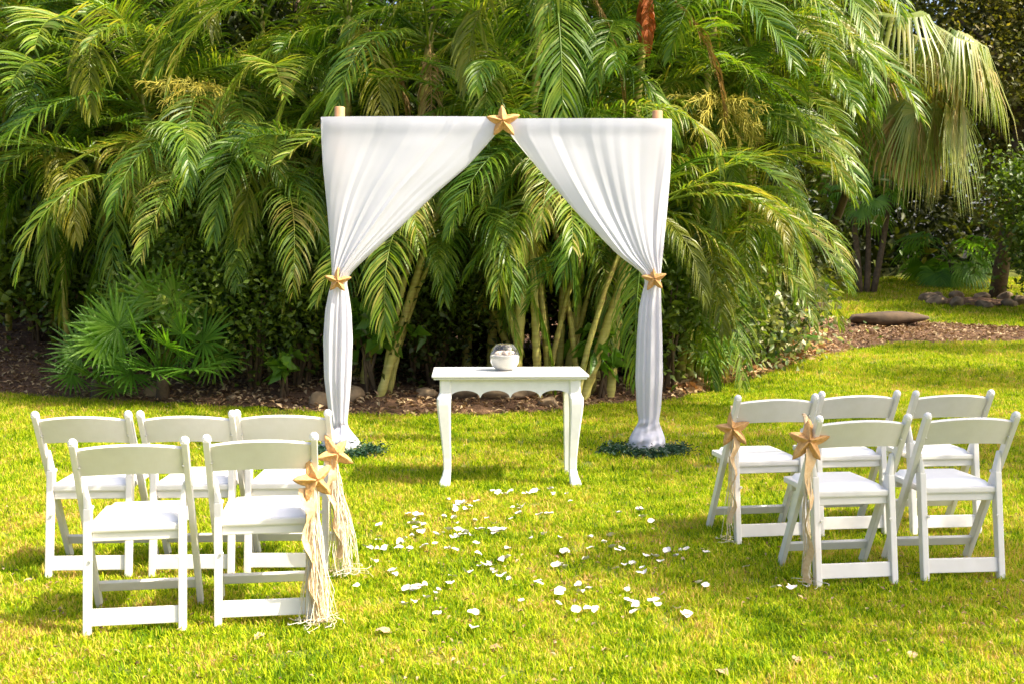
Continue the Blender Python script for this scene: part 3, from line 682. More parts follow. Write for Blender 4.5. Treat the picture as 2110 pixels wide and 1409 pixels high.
def tree(label, base, h, rad, n, L, W, mat, seed, trunk_r=.16, low=.35, nclump=40, sig=.5, group=None, lean=(0, 0)):
    t = thing('broadleaf_tree', label, 'tree', base, 0, group); r = random.Random(seed)
    cz = h * (.5 + low / 2); C = clumps((lean[0], lean[1], cz), (rad[0], rad[1], h * (.5 - low / 2)), n, nclump, sig, seed, .3)
    C = C[C[:, 2] > .2]
    V, Fc = leaf_cloud(C, L, W, .4, seed); link('crown', npmesh('crown', V, Fc, M[mat]), t, kind='stuff')
    mb = MB(); top = Vector((lean[0] * .8, lean[1] * .8, h * .8))
    mb.add(*tube([(0, 0, -.15), top * .3 + Vector((.06, 0, 0)), top * .6, top], [trunk_r * 1.3, trunk_r, trunk_r * .75, trunk_r * .3], 10)); link('trunk', mb.mesh('trunk', M['bark']), t)
    for k in range(8):
        f = r.uniform(.35, .75); p = top * f; a = r.random() * 6.28; q = p + Vector((math.cos(a) * rad[0] * .75, math.sin(a) * rad[1] * .75, h * .14))
        mb = MB(); mb.add(*tube([p, p.lerp(q, .5) + Vector((0, 0, -.05)), q], [trunk_r * .45, trunk_r * .3, trunk_r * .12], 6)); link('limb', mb.mesh('limb', M['bark']), t)
    return t
def gb(px, Y):
    Y = max(Y, edge_Y(px) + (.25 if px < 1400 else .7)); x = (px - 1055) / F * Y; return (x, Y, at_ground(x, Y))
# dark screen of trees right behind the palms
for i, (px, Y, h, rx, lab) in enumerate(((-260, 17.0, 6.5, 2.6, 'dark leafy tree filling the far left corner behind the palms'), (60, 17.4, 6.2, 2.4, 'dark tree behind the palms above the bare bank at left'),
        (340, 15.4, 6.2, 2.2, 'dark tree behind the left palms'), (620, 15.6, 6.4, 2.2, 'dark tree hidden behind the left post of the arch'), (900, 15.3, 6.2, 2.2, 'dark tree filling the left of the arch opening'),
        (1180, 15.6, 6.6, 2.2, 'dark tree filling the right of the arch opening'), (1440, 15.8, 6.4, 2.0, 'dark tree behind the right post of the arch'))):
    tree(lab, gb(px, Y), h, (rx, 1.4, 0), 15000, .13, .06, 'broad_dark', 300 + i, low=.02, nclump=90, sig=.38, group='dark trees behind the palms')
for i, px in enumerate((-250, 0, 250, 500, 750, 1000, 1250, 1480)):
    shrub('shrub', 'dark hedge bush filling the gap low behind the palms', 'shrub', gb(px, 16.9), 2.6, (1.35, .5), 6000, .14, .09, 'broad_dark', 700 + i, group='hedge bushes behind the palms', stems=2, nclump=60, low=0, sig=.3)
# understory
def sh(px, Y, *a, **k): return shrub('shrub', *a[:1], 'shrub', gb(px, Y), *a[1:], **k)
sh(70, 15.0, 'dark glossy shrub at the far left with a few lit leaves', 2.0, (1.1, .6), 2600, .14, .09, 'broad', 401)
sh(520, 12.5, 'small leaved shrub between the fan palm and the left curtain', 1.7, (.75, .4), 4200, .07, .045, 'broad', 402, stems=8, nclump=40)
sh(430, 12.8, 'tall leafy shrub behind the fan palm', 2.2, (.8, .4), 4200, .09, .055, 'broad', 403, nclump=40)
sh(900, 12.9, 'fine leaved shrub behind the table to the left', 2.2, (.9, .5), 5200, .07, .04, 'broad', 404, stems=9, nclump=40)
sh(1060, 13.6, 'brownish fine leaved shrub directly behind the glass bowl', 2.3, (.7, .4), 4200, .06, .035, 'olive', 405, nclump=34, low=.4)
sh(760, 12.1, 'bright broad leaved plant beside the left curtain', .95, (.28, .25), 110, .20, .15, 'broad_light', 406, stems=4, nclump=16, sig=.12, low=.5)
sh(578, 12.1, 'small green plant with heart shaped leaves left of the curtain', .5, (.18, .16), 46, .15, .12, 'broad_light', 407, stems=4, nclump=9, sig=.08, low=.5)
sh(1375, 12.9, 'shrub between the palm stems behind the right curtain', 1.7, (.6, .4), 2600, .09, .05, 'broad', 408)
sh(1490, 13.6, 'variegated creeper covering the right corner of the grove', 1.3, (.55, .45), 2200, .09, .07, 'ivy', 409, low=.0)
sh(1590, 14.6, 'pale leaved bush at the right end of the grove', 1.5, (.5, .5), 2200, .09, .06, 'ivy', 410, low=.0)
sh(1240, 12.3, 'clump of yellow green leaves low behind the table', .75, (.2, .2), 60, .26, .10, 'broad_light', 411, stems=4, nclump=10, sig=.1, low=.4)
sh(620, 12.6, 'twiggy low shrub just left of the left curtain', 1.3, (.5, .3), 2600, .07, .045, 'broad', 420, stems=8)
sh(190, 14.6, 'dense leafy shrub at left behind the fan palms', 1.8, (.8, .4), 3000, .10, .06, 'broad', 421)
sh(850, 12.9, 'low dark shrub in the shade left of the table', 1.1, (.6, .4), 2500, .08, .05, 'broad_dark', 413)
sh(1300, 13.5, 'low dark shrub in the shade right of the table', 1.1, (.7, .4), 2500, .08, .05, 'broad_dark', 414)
# right hand trees
tree('olive tinted tree with small leaves filling the right edge', (gp(2052, 618).x, gp(2052, 618).y, gp(2052, 618).z), 9.0, (2.2, 1.8, 0), 26000, .12, .07, 'olive', 501, trunk_r=.15, low=.12, nclump=110, sig=.45, lean=(.9, 0))
tree('tree with glossy dark leaves overhanging the stone ring', (gp(2110, 640).x + .4, gp(2110, 640).y - .6, gp(2110, 640).z), 3.6, (1.5, 1.0, 0), 9000, .12, .07, 'broad', 502, trunk_r=.09, low=.15, nclump=60, sig=.3)
tree('tall yellow green tree beyond the dry fan palm', ((2420 - 1055) / F * 27.5, 27.5, Gs(0, 27.5)), 10.5, (3.2, 2, 0), 22000, .17, .09, 'olive', 503, trunk_r=.14, low=.3, nclump=110, sig=.6, lean=(-3.2, 0))
tree('dark tree beyond the three stemmed palm', ((1560 - 1055) / F * 31, 31, Gs(0, 31)), 9, (3.2, 2, 0), 18000, .18, .1, 'broad', 504, trunk_r=.2, low=.12, nclump=100, sig=.6)
# far wood: one mass
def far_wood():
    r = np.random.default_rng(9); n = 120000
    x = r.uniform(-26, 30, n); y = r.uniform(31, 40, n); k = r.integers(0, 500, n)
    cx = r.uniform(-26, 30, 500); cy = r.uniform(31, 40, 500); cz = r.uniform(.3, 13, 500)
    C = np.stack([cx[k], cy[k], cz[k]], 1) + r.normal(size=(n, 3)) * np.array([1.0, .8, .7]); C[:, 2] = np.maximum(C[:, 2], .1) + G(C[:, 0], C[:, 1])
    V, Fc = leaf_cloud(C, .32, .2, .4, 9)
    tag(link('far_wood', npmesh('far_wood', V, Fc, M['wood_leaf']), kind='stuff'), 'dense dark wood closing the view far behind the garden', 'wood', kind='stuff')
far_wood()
# shade trees standing outside the view to the right
for (x, y, h, rx, ry, n, lab) in ((8.6, 7.2, 9.0, 2.4, .8, 5200, 'shade tree right of the chairs casting a band across the aisle'), (6.6, 4.0, 7.6, 1.6, .5, 3200, 'slender shade tree near the right foreground'),
        (12.6, 12.4, 9.0, 2.8, .8, 7000, 'shade tree right of the lawn beyond the chairs'), (14.5, 16.5, 8.5, 3.0, .9, 5200, 'shade tree at right shading the soil strip'), (16.5, 20.5, 8.5, 3.0, .7, 5200, 'shade tree at far right behind the kerb stones'),
        (7.8, 9.4, 8.8, 1.7, .35, 1500, 'thin shade tree at right level with the arch')):
    tree(lab, (x, y, Gs(x, y)), h, (rx, ry, 0), n, .16, .08, 'broad', int(x * 10), trunk_r=.14, low=.55, nclump=26, sig=.4, group='shade trees outside the view')

# ------------------------------------------------------------------ leaf litter, rocks, kerbs
def litter():
    r = np.random.default_rng(21); n = 60000
    x = r.uniform(-9, 13, n); y = r.uniform(10.6, 22, n); d = edge_dist(x, y)
    k = inpoly(x, y) & (r.random(n) < np.clip(1.3 - d / 3, .25, 1))
    x = x[k]; y = y[k]; C = np.stack([x, y, bed_h(x, y) + .008 + .02 * r.random(len(x))], 1)
    V, Fc = leaf_cloud(C, .075, .035, .8, 22, droop=-.1, fold=.3)
    tag(link('leaf_litter', npmesh('leaf_litter', V, Fc, M['litter']), kind='stuff'), 'brown dry leaf litter covering the planting bed', 'leaf litter', kind='stuff')
litter()
def rock_mesh(seed, s=(1, 1, 1), sub=3, rough=.25, mat='rock'):
    bm = bmesh.new(); bmesh.ops.create_icosphere(bm, subdivisions=sub, radius=.5); r = random.Random(seed)
    pl = [(Vector([r.gauss(0, 1) for _ in range(3)]).normalized(), r.uniform(.28, .44)) for _ in range(9)]
    for v in bm.verts:
        for nrm, dd in pl:
            e = v.co.dot(nrm) - dd
            if e > 0: v.co -= nrm * e
        v.co += Vector([r.gauss(0, .008) for _ in range(3)]); v.co = Vector((v.co.x * s[0], v.co.y * s[1], v.co.z * s[2]))
    me = bpy.data.meshes.new('rock'); bm.to_mesh(me); bm.free(); me.materials.append(M[mat])
    me.polygons.foreach_set('use_smooth', [True] * len(me.polygons)); return me
def rock(px, py, s, label, seed, mat='rock', sink=.3, rz=0, cat='rock', group=None, name='rock'):
    g = gp(px, py); gz = at_ground(g.x, g.y)
    o = link(name, rock_mesh(seed, s, mat=mat), loc=(g.x, g.y, gz + s[2] * .5 * (1 - 2 * sink) ), rot=(0, 0, rz)); return tag(o, label, cat, group)
def pile():
    r = np.random.default_rng(91); n = 1300; t_ = r.random(n); px = 1400 + 300 * t_; V0 = []
    for p_, u_ in zip(px, r.random(n)):
        ye = np.interp(p_, [1400, 1500, 1600, 1700], [822, 796, 764, 732]); g_ = gp(p_, ye - 4 - 36 * u_ ** 1.5)
        V0.append((g_.x + r.normal(0, .05), g_.y, at_ground(g_.x, g_.y) + .01 + .05 * r.random()))
    V, Fc = leaf_cloud(np.array(V0), .13, .06, .6, 92, droop=-.15, fold=.3)
    tag(link('fallen_leaves', npmesh('fallen_leaves', V, Fc, M['rust_litter']), kind='stuff'), 'rusty fallen leaves piled along the right corner of the bed', 'fallen leaves', kind='stuff')
M['rust_litter'] = leaf_mat('rust_litter', [(0, (.14, .05, .02)), (.4, (.34, .15, .05)), (.75, (.50, .28, .12)), (1, (.60, .42, .22))], rough=.8, trans=.15, islw=1.0, tcol=(1, .9, .6))
pile()
rock(660, 843, (.24, .2, .24), 'pale brown rock left of the left curtain foot', 1)
rock(722, 838, (.34, .25, .26), 'larger tan rock right of the left curtain foot', 2)
rock(716, 812, (.2, .2, .2), 'small tan rock resting behind the larger one by the left curtain', 12, sink=-.35)
rock(318, 824, (.24, .18, .18), 'grey rock in front of the bright fan palm', 3)
rock(1010, 838, (1.0, .3, .28), 'long low mossy stone lying behind the table', 4)
rock(880, 836, (.3, .2, .14), 'flat dark stone behind the left table leg', 5)
rock(1130, 842, (.25, .2, .14), 'small stone behind the middle of the table', 6)
rock(480, 832, (.14, .12, .09), 'small stone in the litter right of the fan palm', 7)
def kerb(px0, py0, px1, py1, h, wd, label, seed):
    a = gp(px0, py0); b = gp(px1, py1); r = random.Random(seed); n = max(3, int((b - a).length / .55))
    t = thing('stone_kerb', label, 'kerb', a, 0); L = b - a
    for i in range(n):
        p = L * ((i + .5) / n); d = L / n * .49; z = at_ground(a.x + p.x, a.y + p.y) - a.z
        q0 = Vector((p.x - d.x, p.y - d.y + r.uniform(-.02, .02), z + h / 2 - .03 + r.uniform(-.01, .01))); q1 = Vector((p.x + d.x, p.y + d.y + r.uniform(-.02, .02), q0.z + r.uniform(-.01, .01)))
        mb = MB(); mb.add(*bar(q0, q1, wd, h, .02, up=(0, 1, 0), seg=2)); link('stone', mb.mesh('stone', M['kerb']), t)
rock(1815, 683, (1.75, .55, .34), 'long low weathered stone lying on the soil strip right of the grove', 61, mat='kerb', sink=.15, cat='rock')
kerb(1640, 641, 1728, 640, .2, .4, 'short stone kerb partly hidden by the grove', 2)
for i in range(11):
    a = i / 11 * 6.283; g = gp(2015, 628); r_ = random.Random(i)
    ds = (r_.uniform(.35, .55), r_.uniform(.3, .4), r_.uniform(.22, .36)); x = g.x + 1.0 * math.cos(a); y = g.y + .1 + .8 * math.sin(a)
    tag(link('rock', rock_mesh(40 + i, ds), loc=(x, y, Gs(x, y) + .08), rot=(0, 0, a)), 'brown boulder in the ring of stones around the tree at right', 'rock', 'boulders of the stone ring')
me = MB(); a = np.linspace(0, 2 * math.pi, 25)[:-1]
g = gp(2015, 628); me.add([(g.x + .95 * math.cos(t), g.y + .1 + .75 * math.sin(t), Gs(g.x, g.y + .1 + .75 * math.sin(t)) + .05) for t in a] + [(g.x, g.y + .1, Gs(g.x, g.y + .1) + .16)], [(i, (i + 1) % 24, 24) for i in range(24)])
link('soil_mound', me.mesh('soil_mound', M['soil']), kind='structure')

def debris():
    r = np.random.default_rng(55); n = 5200; y = 3.2 + 13 * r.random(n) ** 1.3; x = (r.random(n) * 2 - 1) * (y * .46 + .3)
    k = ~inpoly(x, y) & (vnoise(x + 20, y, 1.3, 12) + .25 * r.random(n) > .55); x = x[k]; y = y[k]
    C = np.stack([x, y, G(x, y) + .016 + .014 * r.random(len(x))], 1)
    V, Fc = leaf_cloud(C, .026, .012, .8, 56, droop=0, fold=.3)
    tag(link('lawn_debris', npmesh('lawn_debris', V, Fc, M['litter']), kind='stuff'), 'small dry brown bits strewn over the lawn', 'debris', kind='stuff')
debris()
# ------------------------------------------------------------------ starfish
def star_mesh(size, seed=0, n=7):
    r = random.Random(seed); mb = MB(); segs = 60; rings = 10; Rr = size / 2
    def outline(a):
        k = (a / (2 * math.pi / 5)) % 1; d = abs(k - round(k)) * 2      # 0 at arm tip, 1 at notch
        return Rr * (.44 + .56 * (1 - d) ** 1.45)
    tips = [r.uniform(.9, 1.08) for _ in range(5)]
    vs = [(0, 0, .11 * size)]; fs = []
    for j in range(1, rings + 1):
        f = j / rings
        for i in range(segs):
            a = 2 * math.pi * i / segs; o = outline(a); k = (a / (2 * math.pi / 5)); arm = int(round(k)) % 5; d = abs(k - round(k)) * 2
            o *= 1 + (tips[arm] - 1) * (1 - d); rad = o * f
            ridge = math.exp(-(d * rad / (.10 * size)) ** 2 * 2.2)
            z = size * (.105 * (1 - f) ** .75 * ridge + .055 * (1 - f ** 2) + .045 * ridge * (1 - f ** 3))
            z += r.uniform(-1, 1) * size * .018 if j < rings else 0
            vs.append((rad * math.sin(a), rad * math.cos(a), z))
    for i in range(segs): fs.append((0, 1 + (i + 1) % segs, 1 + i))
    for j in range(rings - 1):
        for i in range(segs):
            a = 1 + j * segs + i; b = 1 + j * segs + (i + 1) % segs; fs.append((a, b, b + segs, a + segs))
    o = len(vs); last = 1 + (rings - 1) * segs
    for j, (f, z) in enumerate(((.85, -.03), (0, -.045))):
        if f: vs += [(vs[last + i][0] * f, vs[last + i][1] * f, z * size) for i in range(segs)]
        else: vs.append((0, 0, z * size))
    for i in range(segs):
        fs.append((last + i, last + (i + 1) % segs, o + (i + 1) % segs, o + i)); fs.append((o + i, o + (i + 1) % segs, o + segs))
    mb.add(vs, fs); return mb.mesh('starfish', M['star'])
def place_star(name, me, loc, face, roll, label, parent=None):
    """face: direction the front looks to"""
    zf = Vector(face).normalized(); up = Vector((0, 0, 1)); y = (up - zf * up.dot(zf)).normalized(); x = y.cross(zf)
    m = Matrix((x, y, zf)).transposed() @ Matrix.Rotation(roll, 3, 'Z')
    o = link(name, me, parent, loc=loc, rot=m.to_euler())
    if not parent: tag(o, label, 'starfish', 'starfish tied to the arch')
    return o

# ------------------------------------------------------------------ arch
YA = gp(1330, 928).y; print('arch y', YA)
t = thing('wedding_arch', 'wooden wedding arch frame inside the white curtains', 'arch', (P(1020, 928, YA).x, YA, 0))
o0 = t.location.copy()
for (tp, bp) in (((700, 221), (699, 905)), ((1355, 229), (1338, 905))):
    a = P(*bp, YA + .02); a.z = -.05; b = P(*tp, YA + .045); mb = MB()
    mb.add(*tube([a - o0, (a * .5 + b * .5) - o0, b - o0 - Vector((0, 0, .006)), b - o0], [.034, .037, .041, .036], 16)); link('post', mb.mesh('post', M['post']), t)
a = P(664, 252, YA) - o0; b = P(1381, 257, YA) - o0
def sleeve():
    mb = MB(); n = 60; pts = [a.lerp(b, i / n) + Vector((0, 0, .0)) for i in range(n + 1)]; r = random.Random(3)
    mb.add(*tube(pts, [.037 + r.uniform(-.0015, .0015) for _ in pts], 14)); return mb.mesh('crossbar', M['cloth'])
link('crossbar', sleeve(), t)

def curtain(label, rows, folds_seed, fan_n, col_n, hem):
    """rows: (py, xl, xr, depth, fold amplitude); closed loop of cloth; hem: 'r' or 'l'"""
    rows = np.array(rows, float); r = np.random.default_rng(folds_seed)
    NU = 170; NV = 150; pys = np.linspace(rows[0, 0], rows[-1, 0], NV)
    xl = np.interp(pys, rows[:, 0], rows[:, 1]); xr = np.interp(pys, rows[:, 0], rows[:, 2]); dp = np.interp(pys, rows[:, 0], rows[:, 3]); am = np.interp(pys, rows[:, 0], rows[:, 4])
    ker = np.array([1, 2, 3, 2, 1.]) / 9
    sm = lambda q: np.concatenate([q[:2], np.convolve(q, ker, 'valid'), q[-2:]])
    xl, xr, dp, am = map(sm, (xl, xr, dp, am))
    tie = rows[rows[:, 5] == 1][0][0]; base = rows[rows[:, 5] == 2][0][0]
    ph = r.random(12) * 6.28; fr = fan_n * (1 + .35 * r.normal(size=12) * .6); wt = r.random(12) ** 2 + .12
    ph2 = r.random(8) * 6.28; fr2 = col_n * (.3 + .9 * r.random(8)); wt2 = r.random(8) + .2
    u = np.linspace(0, 1, NU); V = []
    def F1(u): s = sum(wt[i] * np.sin(fr[i] * u * 6.28 + ph[i]) for i in range(12)) / wt.sum() * 2.2; return np.clip(s, -1.2, 1.4) ** 3 * .34 + s * .24
    def F2(u): s = sum(wt2[i] * np.sin(fr2[i] * u * 6.28 + ph2[i]) for i in range(8)) / wt2.sum() * 2.2; return s
    broad = lambda u: np.sin(u * 6.28 * 2.3 + ph[0]) * .5 + np.sin(u * 6.28 * 1.1 + ph[1]) * .5
    for j, py in enumerate(pys):
        k = 1 / (1 + math.exp(-(py - tie) / 9))                                     # 0 above the tie, 1 below
        loop = []
        for side in (0, 1):
            uu = u if side == 0 else u[::-1]
            ell = np.sqrt(np.clip(1 - (2 * uu - 1) ** 2, 0, 1)) ** (.5 if py < tie else 1)
            f = (1 - k) * F1(uu + .0006 * (py - tie)) + k * F2(uu + .0002 * (py - tie))
            px = xl[j] + (xr[j] - xl[j]) * uu
            bl = (py - base) / (rows[-1, 0] - base) if py > base else 0
            if bl > 0:
                swirl = .022 * math.sin(bl * 9 + folds_seed) + .016 * np.sin(bl * 22 + uu * 7 + side * 3) + .010 * np.sin(uu * 19 + bl * 6)
            else: swirl = 0
            dep = dp[j] * ell * (1 + (0 if py > tie else 0)) + am[j] * f * (ell if side == 0 else ell * .7) + (1 - k) * .012 * broad(uu) * min(1, (py - pys[0]) / 60) + swirl * ell
            d = ray(0, py); tt = YA / d.y; z = H + d.z * tt
            x = (px - 1055) / F * tt
            y = YA - dep if side == 0 else YA + dep
            if side == 0: y = y - .045 * ell * (1 - k)
            if side == 1: x, y = x[1:-1], y[1:-1]
            for xx, yy in zip(np.atleast_1d(x), np.atleast_1d(y)): V.append((xx, yy, max(z, .012)))
    nl = NU + NU - 2; V = np.array(V); nv = NV
    jj, ii = np.meshgrid(np.arange(nv - 1), np.arange(nl), indexing='ij'); i2 = (ii + 1) % nl
    Fq = np.stack([jj * nl + ii, (jj + 1) * nl + ii, (jj + 1) * nl + i2, jj * nl + i2], -1).reshape(-1, 4)
    me = npmesh('curtain', V, Fq, M['cloth'], True); tag(link('curtain', me), label, 'curtain', 'white curtains of the arch')
curtain('left white chiffon curtain tied back to the post with a starfish', [
    (243, 661, 1034, .040, .0015, 0), (262, 661, 1030, .036, .004, 0), (279, 662, 1021, .024, .005, 0), (344, 665, 963, .022, .007, 0), (400, 671, 897, .022, .009, 0), (473, 678, 821, .030, .014, 0), (530, 683, 757, .04, .020, 0), (564, 685, 722, .05, .014, 0), (582, 684, 714, .05, .010, 1), (600, 678, 718, .055, .016, 0),
    (640, 670, 724, .07, .028, 0), (700, 666, 727, .08, .030, 0), (780, 668, 724, .08, .028, 0), (840, 676, 719, .06, .02, 0), (872, 683, 715, .055, .014, 2), (886, 678, 722, .08, .014, 0), (902, 668, 736, .13, .014, 0), (918, 657, 747, .17, .014, 0), (930, 652, 751, .19, .012, 0), (938, 654, 748, .18, .01, 0)], 4, 9, 4.5, 'r')
curtain('right white chiffon curtain tied back to the post with a starfish', [
    (247, 1040, 1384, .040, .0015, 0), (262, 1046, 1384, .036, .004, 0), (279, 1051, 1384, .022, .006, 0), (359, 1118, 1381, .020, .009, 0), (440, 1189, 1374, .024, .013, 0), (525, 1272, 1365, .04, .020, 0), (562, 1322, 1361, .05, .014, 0), (580, 1330, 1361, .05, .010, 1), (600, 1324, 1362, .055, .014, 0),
    (640, 1316, 1363, .07, .020, 0), (700, 1312, 1365, .08, .022, 0), (780, 1309, 1366, .08, .020, 0), (840, 1312, 1362, .06, .014, 0), (868, 1317, 1357, .055, .01, 2), (884, 1306, 1364, .09, .012, 0), (900, 1298, 1370, .13, .014, 0), (915, 1292, 1371, .16, .014, 0), (928, 1289, 1371, .17, .012, 0)], 9, 8, 4.0, 'l')
place_star('starfish', star_mesh(.275, 1), P(1036, 253, YA) + Vector((0, -.065, 0)), (0, -1, .05), R(3), 'large orange starfish at the top centre of the arch')
place_star('starfish', star_mesh(.21, 2), P(699, 579, YA) + Vector((0, -.085, 0)), (.08, -1, .05), R(-3), 'orange starfish tying back the left curtain')
place_star('starfish', star_mesh(.21, 3), P(1345, 575, YA) + Vector((0, -.085, 0)), (-.05, -1, .05), R(5), 'orange starfish tying back the right curtain')
def garland(px, py, rx, ry, label, seed):
    g = gp(px, py); r = np.random.default_rng(seed); n = 2600; a = r.random(n) * 6.283
    C = np.stack([g.x + rx * np.cos(a) + r.normal(0, .045, n), g.y + ry * np.sin(a) + r.normal(0, .05, n), np.abs(r.normal(.01, .03, n)) + .008], 1)
    V, Fc = leaf_cloud(C, .035, .014, .35, seed, droop=-.2)
    tg = thing('garland', label, 'garland', (g.x, g.y, 0), 0, 'garlands round the arch feet'); V = V - np.array([g.x, g.y, 0])
    link('foliage', npmesh('foliage', V, Fc, M['garland']), tg, kind='stuff')
    mb = MB(); mb.add(*tube([(rx * math.cos(i / 20 * 6.283), ry * math.sin(i / 20 * 6.283), .02) for i in range(21)], .010, 5)); link('stem', mb.mesh('stem', M['bark']), tg)
garland(1330, 936, .29, .16, 'dark green garland ring round the foot of the right curtain', 31)
garland(714, 938, .23, .18, 'dark green garland ring round the foot of the left curtain', 32)

# ------------------------------------------------------------------ table and bowl
def build_table():
    fl = gp(905, 1003); fr = gp(1198, 1004); rz = R(2.5); w = .93; d = .52; hh = .76
    mid = (fl + fr) / 2; c = mid + Vector((-math.sin(rz), math.cos(rz), 0)) * (d / 2 - .03)
    t = thing('altar_table', 'white console table with scalloped apron and curved legs on the lawn', 'table', (c.x, c.y, 0), rz)
    W = 1.04; D = .60
    mb = MB()
    for (x, z0, z1, in_) in ((0, hh - .018, hh, 0), (0, hh - .032, hh - .018, .012)):
        mb.add(*box((0, 0, (z0 + z1) / 2), (W - 2 * in_, D - 2 * in_, z1 - z0), .006, 3))
    link('tabletop', mb.mesh('tabletop', M['table']), t)
    X0 = w / 2 - .035; zt = hh - .032
    # scalloped front and back apron
    for sy in (-1, 1):
        n = 64; vs = []; fs = []; y0 = sy * (d / 2 - .022)
        x0 = -X0 + .03; x1 = X0 - .03; flat = 0.035
        for i in range(n + 1):
            x = x0 + (x1 - x0) * i / n; u = (x - (x0)) / (x1 - x0) * 4; k = u % 1 if u < 4 else 1.
            arch = math.sqrt(max(0, 1 - (2 * k - 1) ** 2)); zb = zt - .125 + .05 * arch
            for (yy) in (y0 - .009, y0 + .009): vs += [(x, yy, zb), (x, yy, zt)]
        for i in range(n):
            b = i * 4; c4 = b + 4
            fs += [(b, c4, c4 + 1, b + 1), (b + 2, b + 3, c4 + 3, c4 + 2), (b, b + 2, c4 + 2, c4), (b + 1, c4 + 1, c4 + 3, b + 3)]
        mb = MB(); mb.add(vs, fs); link('apron', mb.mesh('apron', M['table'], False), t)
    for sx in (-1, 1):
        mb = MB(); mb.add(*box((sx * (X0 - .0), 0, zt - .055), (.02, d - .11, .11), .003)); link('side_apron', mb.mesh('side_apron', M['table'], False), t)
    # front cabriole legs
    prof = [(.728, 0, .038), (.640, 0, .038), (.618, .004, .044), (.60, .010, .047), (.56, .011, .046), (.50, .009, .042), (.42, .004, .037), (.32, -.003, .032), (.20, -.009, .027), (.12, -.010, .026), (.08, -.004, .029), (.04, .006, .036), (.02, .009, .038), (0, .008, .034)]
    for sx in (-1, 1):
        vs = []; fs = []; cx = sx * X0; cy = -(d / 2 - .035)
        for (z, o, s) in prof:
            X = cx + sx * o; Y = cy - o; b = .25 * s
            for (ax, ay) in ((-1, -1), (1, -1), (1, 1), (-1, 1)):
                if (ax, ay) in ((-1, -1), (1, 1)): q = ((ax * s, ay * (s - b)), (ax * (s - b), ay * s))
                else: q = ((ax * (s - b), ay * s), (ax * s, ay * (s - b)))
                for (qx, qy) in q: vs.append((X + qx, Y + qy, z))
        m = len(prof)
        for i in range(m - 1):
            for k in range(8): fs.append((i * 8 + k, (i + 1) * 8 + k, (i + 1) * 8 + (k + 1) % 8, i * 8 + (k + 1) % 8))
        fs.append(tuple(range(8))); fs.append(tuple(range((m - 1) * 8, m * 8))[::-1])
        mb = MB(); mb.add(vs, fs); o = link('leg', mb.mesh('leg', M['table'], False), t); o['label'] = 'curved front leg'
        mb = MB(); mb.add(*bar((sx * (X0 - .005), d / 2 - .035, 0), (sx * (X0 - .005), d / 2 - .035, .728), .042, .042, .004, w1=.066, d1=.066)); o = link('leg', mb.mesh('leg', M['table'], False), t); o['label'] = 'straight rear leg'
    return t, hh
tb, hh = build_table()
def bowl():
    c = P(1040, 752, tb.location.y + .02); c.z = hh; Rb = .105
    t = thing('glass_bowl', 'round clear glass fish bowl on the white table', 'bowl', c)
    def prof(R0, z0, zt, inner=False):
        out = []; 
        a0 = -math.pi / 2 + (.42 if not inner else .35); a1 = math.asin(min(.98, .80))
        for i in range(19):
            a = a0 + (a1 - a0) * i / 18; out.append((R0 * math.cos(a), z0 + R0 * math.sin(a)))
        return out
    cz = Rb * math.sin(math.pi / 2 - .42)
    po = prof(Rb, cz, 0); pi_ = prof(Rb - .0035, cz + .001, 0, True)
    mb = MB(); pr = [(0.0005, po[0][1])] + po + [(po[-1][0] - .0005, po[-1][1] + .003)] + pi_[::-1] + [(.0005, pi_[0][1])]
    mb.add(*lathe(pr, 48)); me = mb.mesh('glass', M['glass']); link('glass', me, t)
    # sand
    Rs = Rb - .0042; top = cz + .004; mb = MB(); pr = [(.0005, cz - Rs * .93)]
    for i in range(10):
        a = -math.asin(.93) + (math.asin(.93) + math.asin((top - cz) / Rs)) * i / 9; pr.append((Rs * math.cos(a), cz + Rs * math.sin(a)))
    pr += [(Rs * .9, top + .004), (Rs * .5, top + .010), (.0005, top + .008)]
    mb.add(*lathe(pr, 40)); tag(link('sand', mb.mesh('sand', M['sand']), loc=c, kind='stuff'), 'white sand filling the lower half of the glass bowl', 'sand', kind='stuff')
    for i, (x, y, s, lab) in enumerate(((-.045, -.03, .035, 'pale shell at the left in the glass bowl'), (.0, -.045, .04, 'white shell in the middle of the glass bowl'), (.045, -.025, .04, 'rust coloured shell at the right in the glass bowl'), (.02, .02, .035, 'small shell at the back of the glass bowl'), (-.02, .03, .035, 'cream shell at the back left in the glass bowl'))):
        mb = MB(); n = 26; pts = [(math.cos(k * .55) * s * .5 * (1 - k / n), math.sin(k * .55) * s * .5 * (1 - k / n), k / n * s * .9) for k in range(n)]
        mb.add(*tube(pts, [max(.0015, s * .30 * (1 - k / n)) for k in range(n)], 8))
        tag(link('seashell', mb.mesh('seashell', M['shell']), loc=(c.x + x, c.y + y, c.z + top + .012), rot=(random.uniform(.3, 1.2), random.uniform(-.8, .8), i * 2)), lab, 'shell', 'shells in the glass bowl')
bowl()

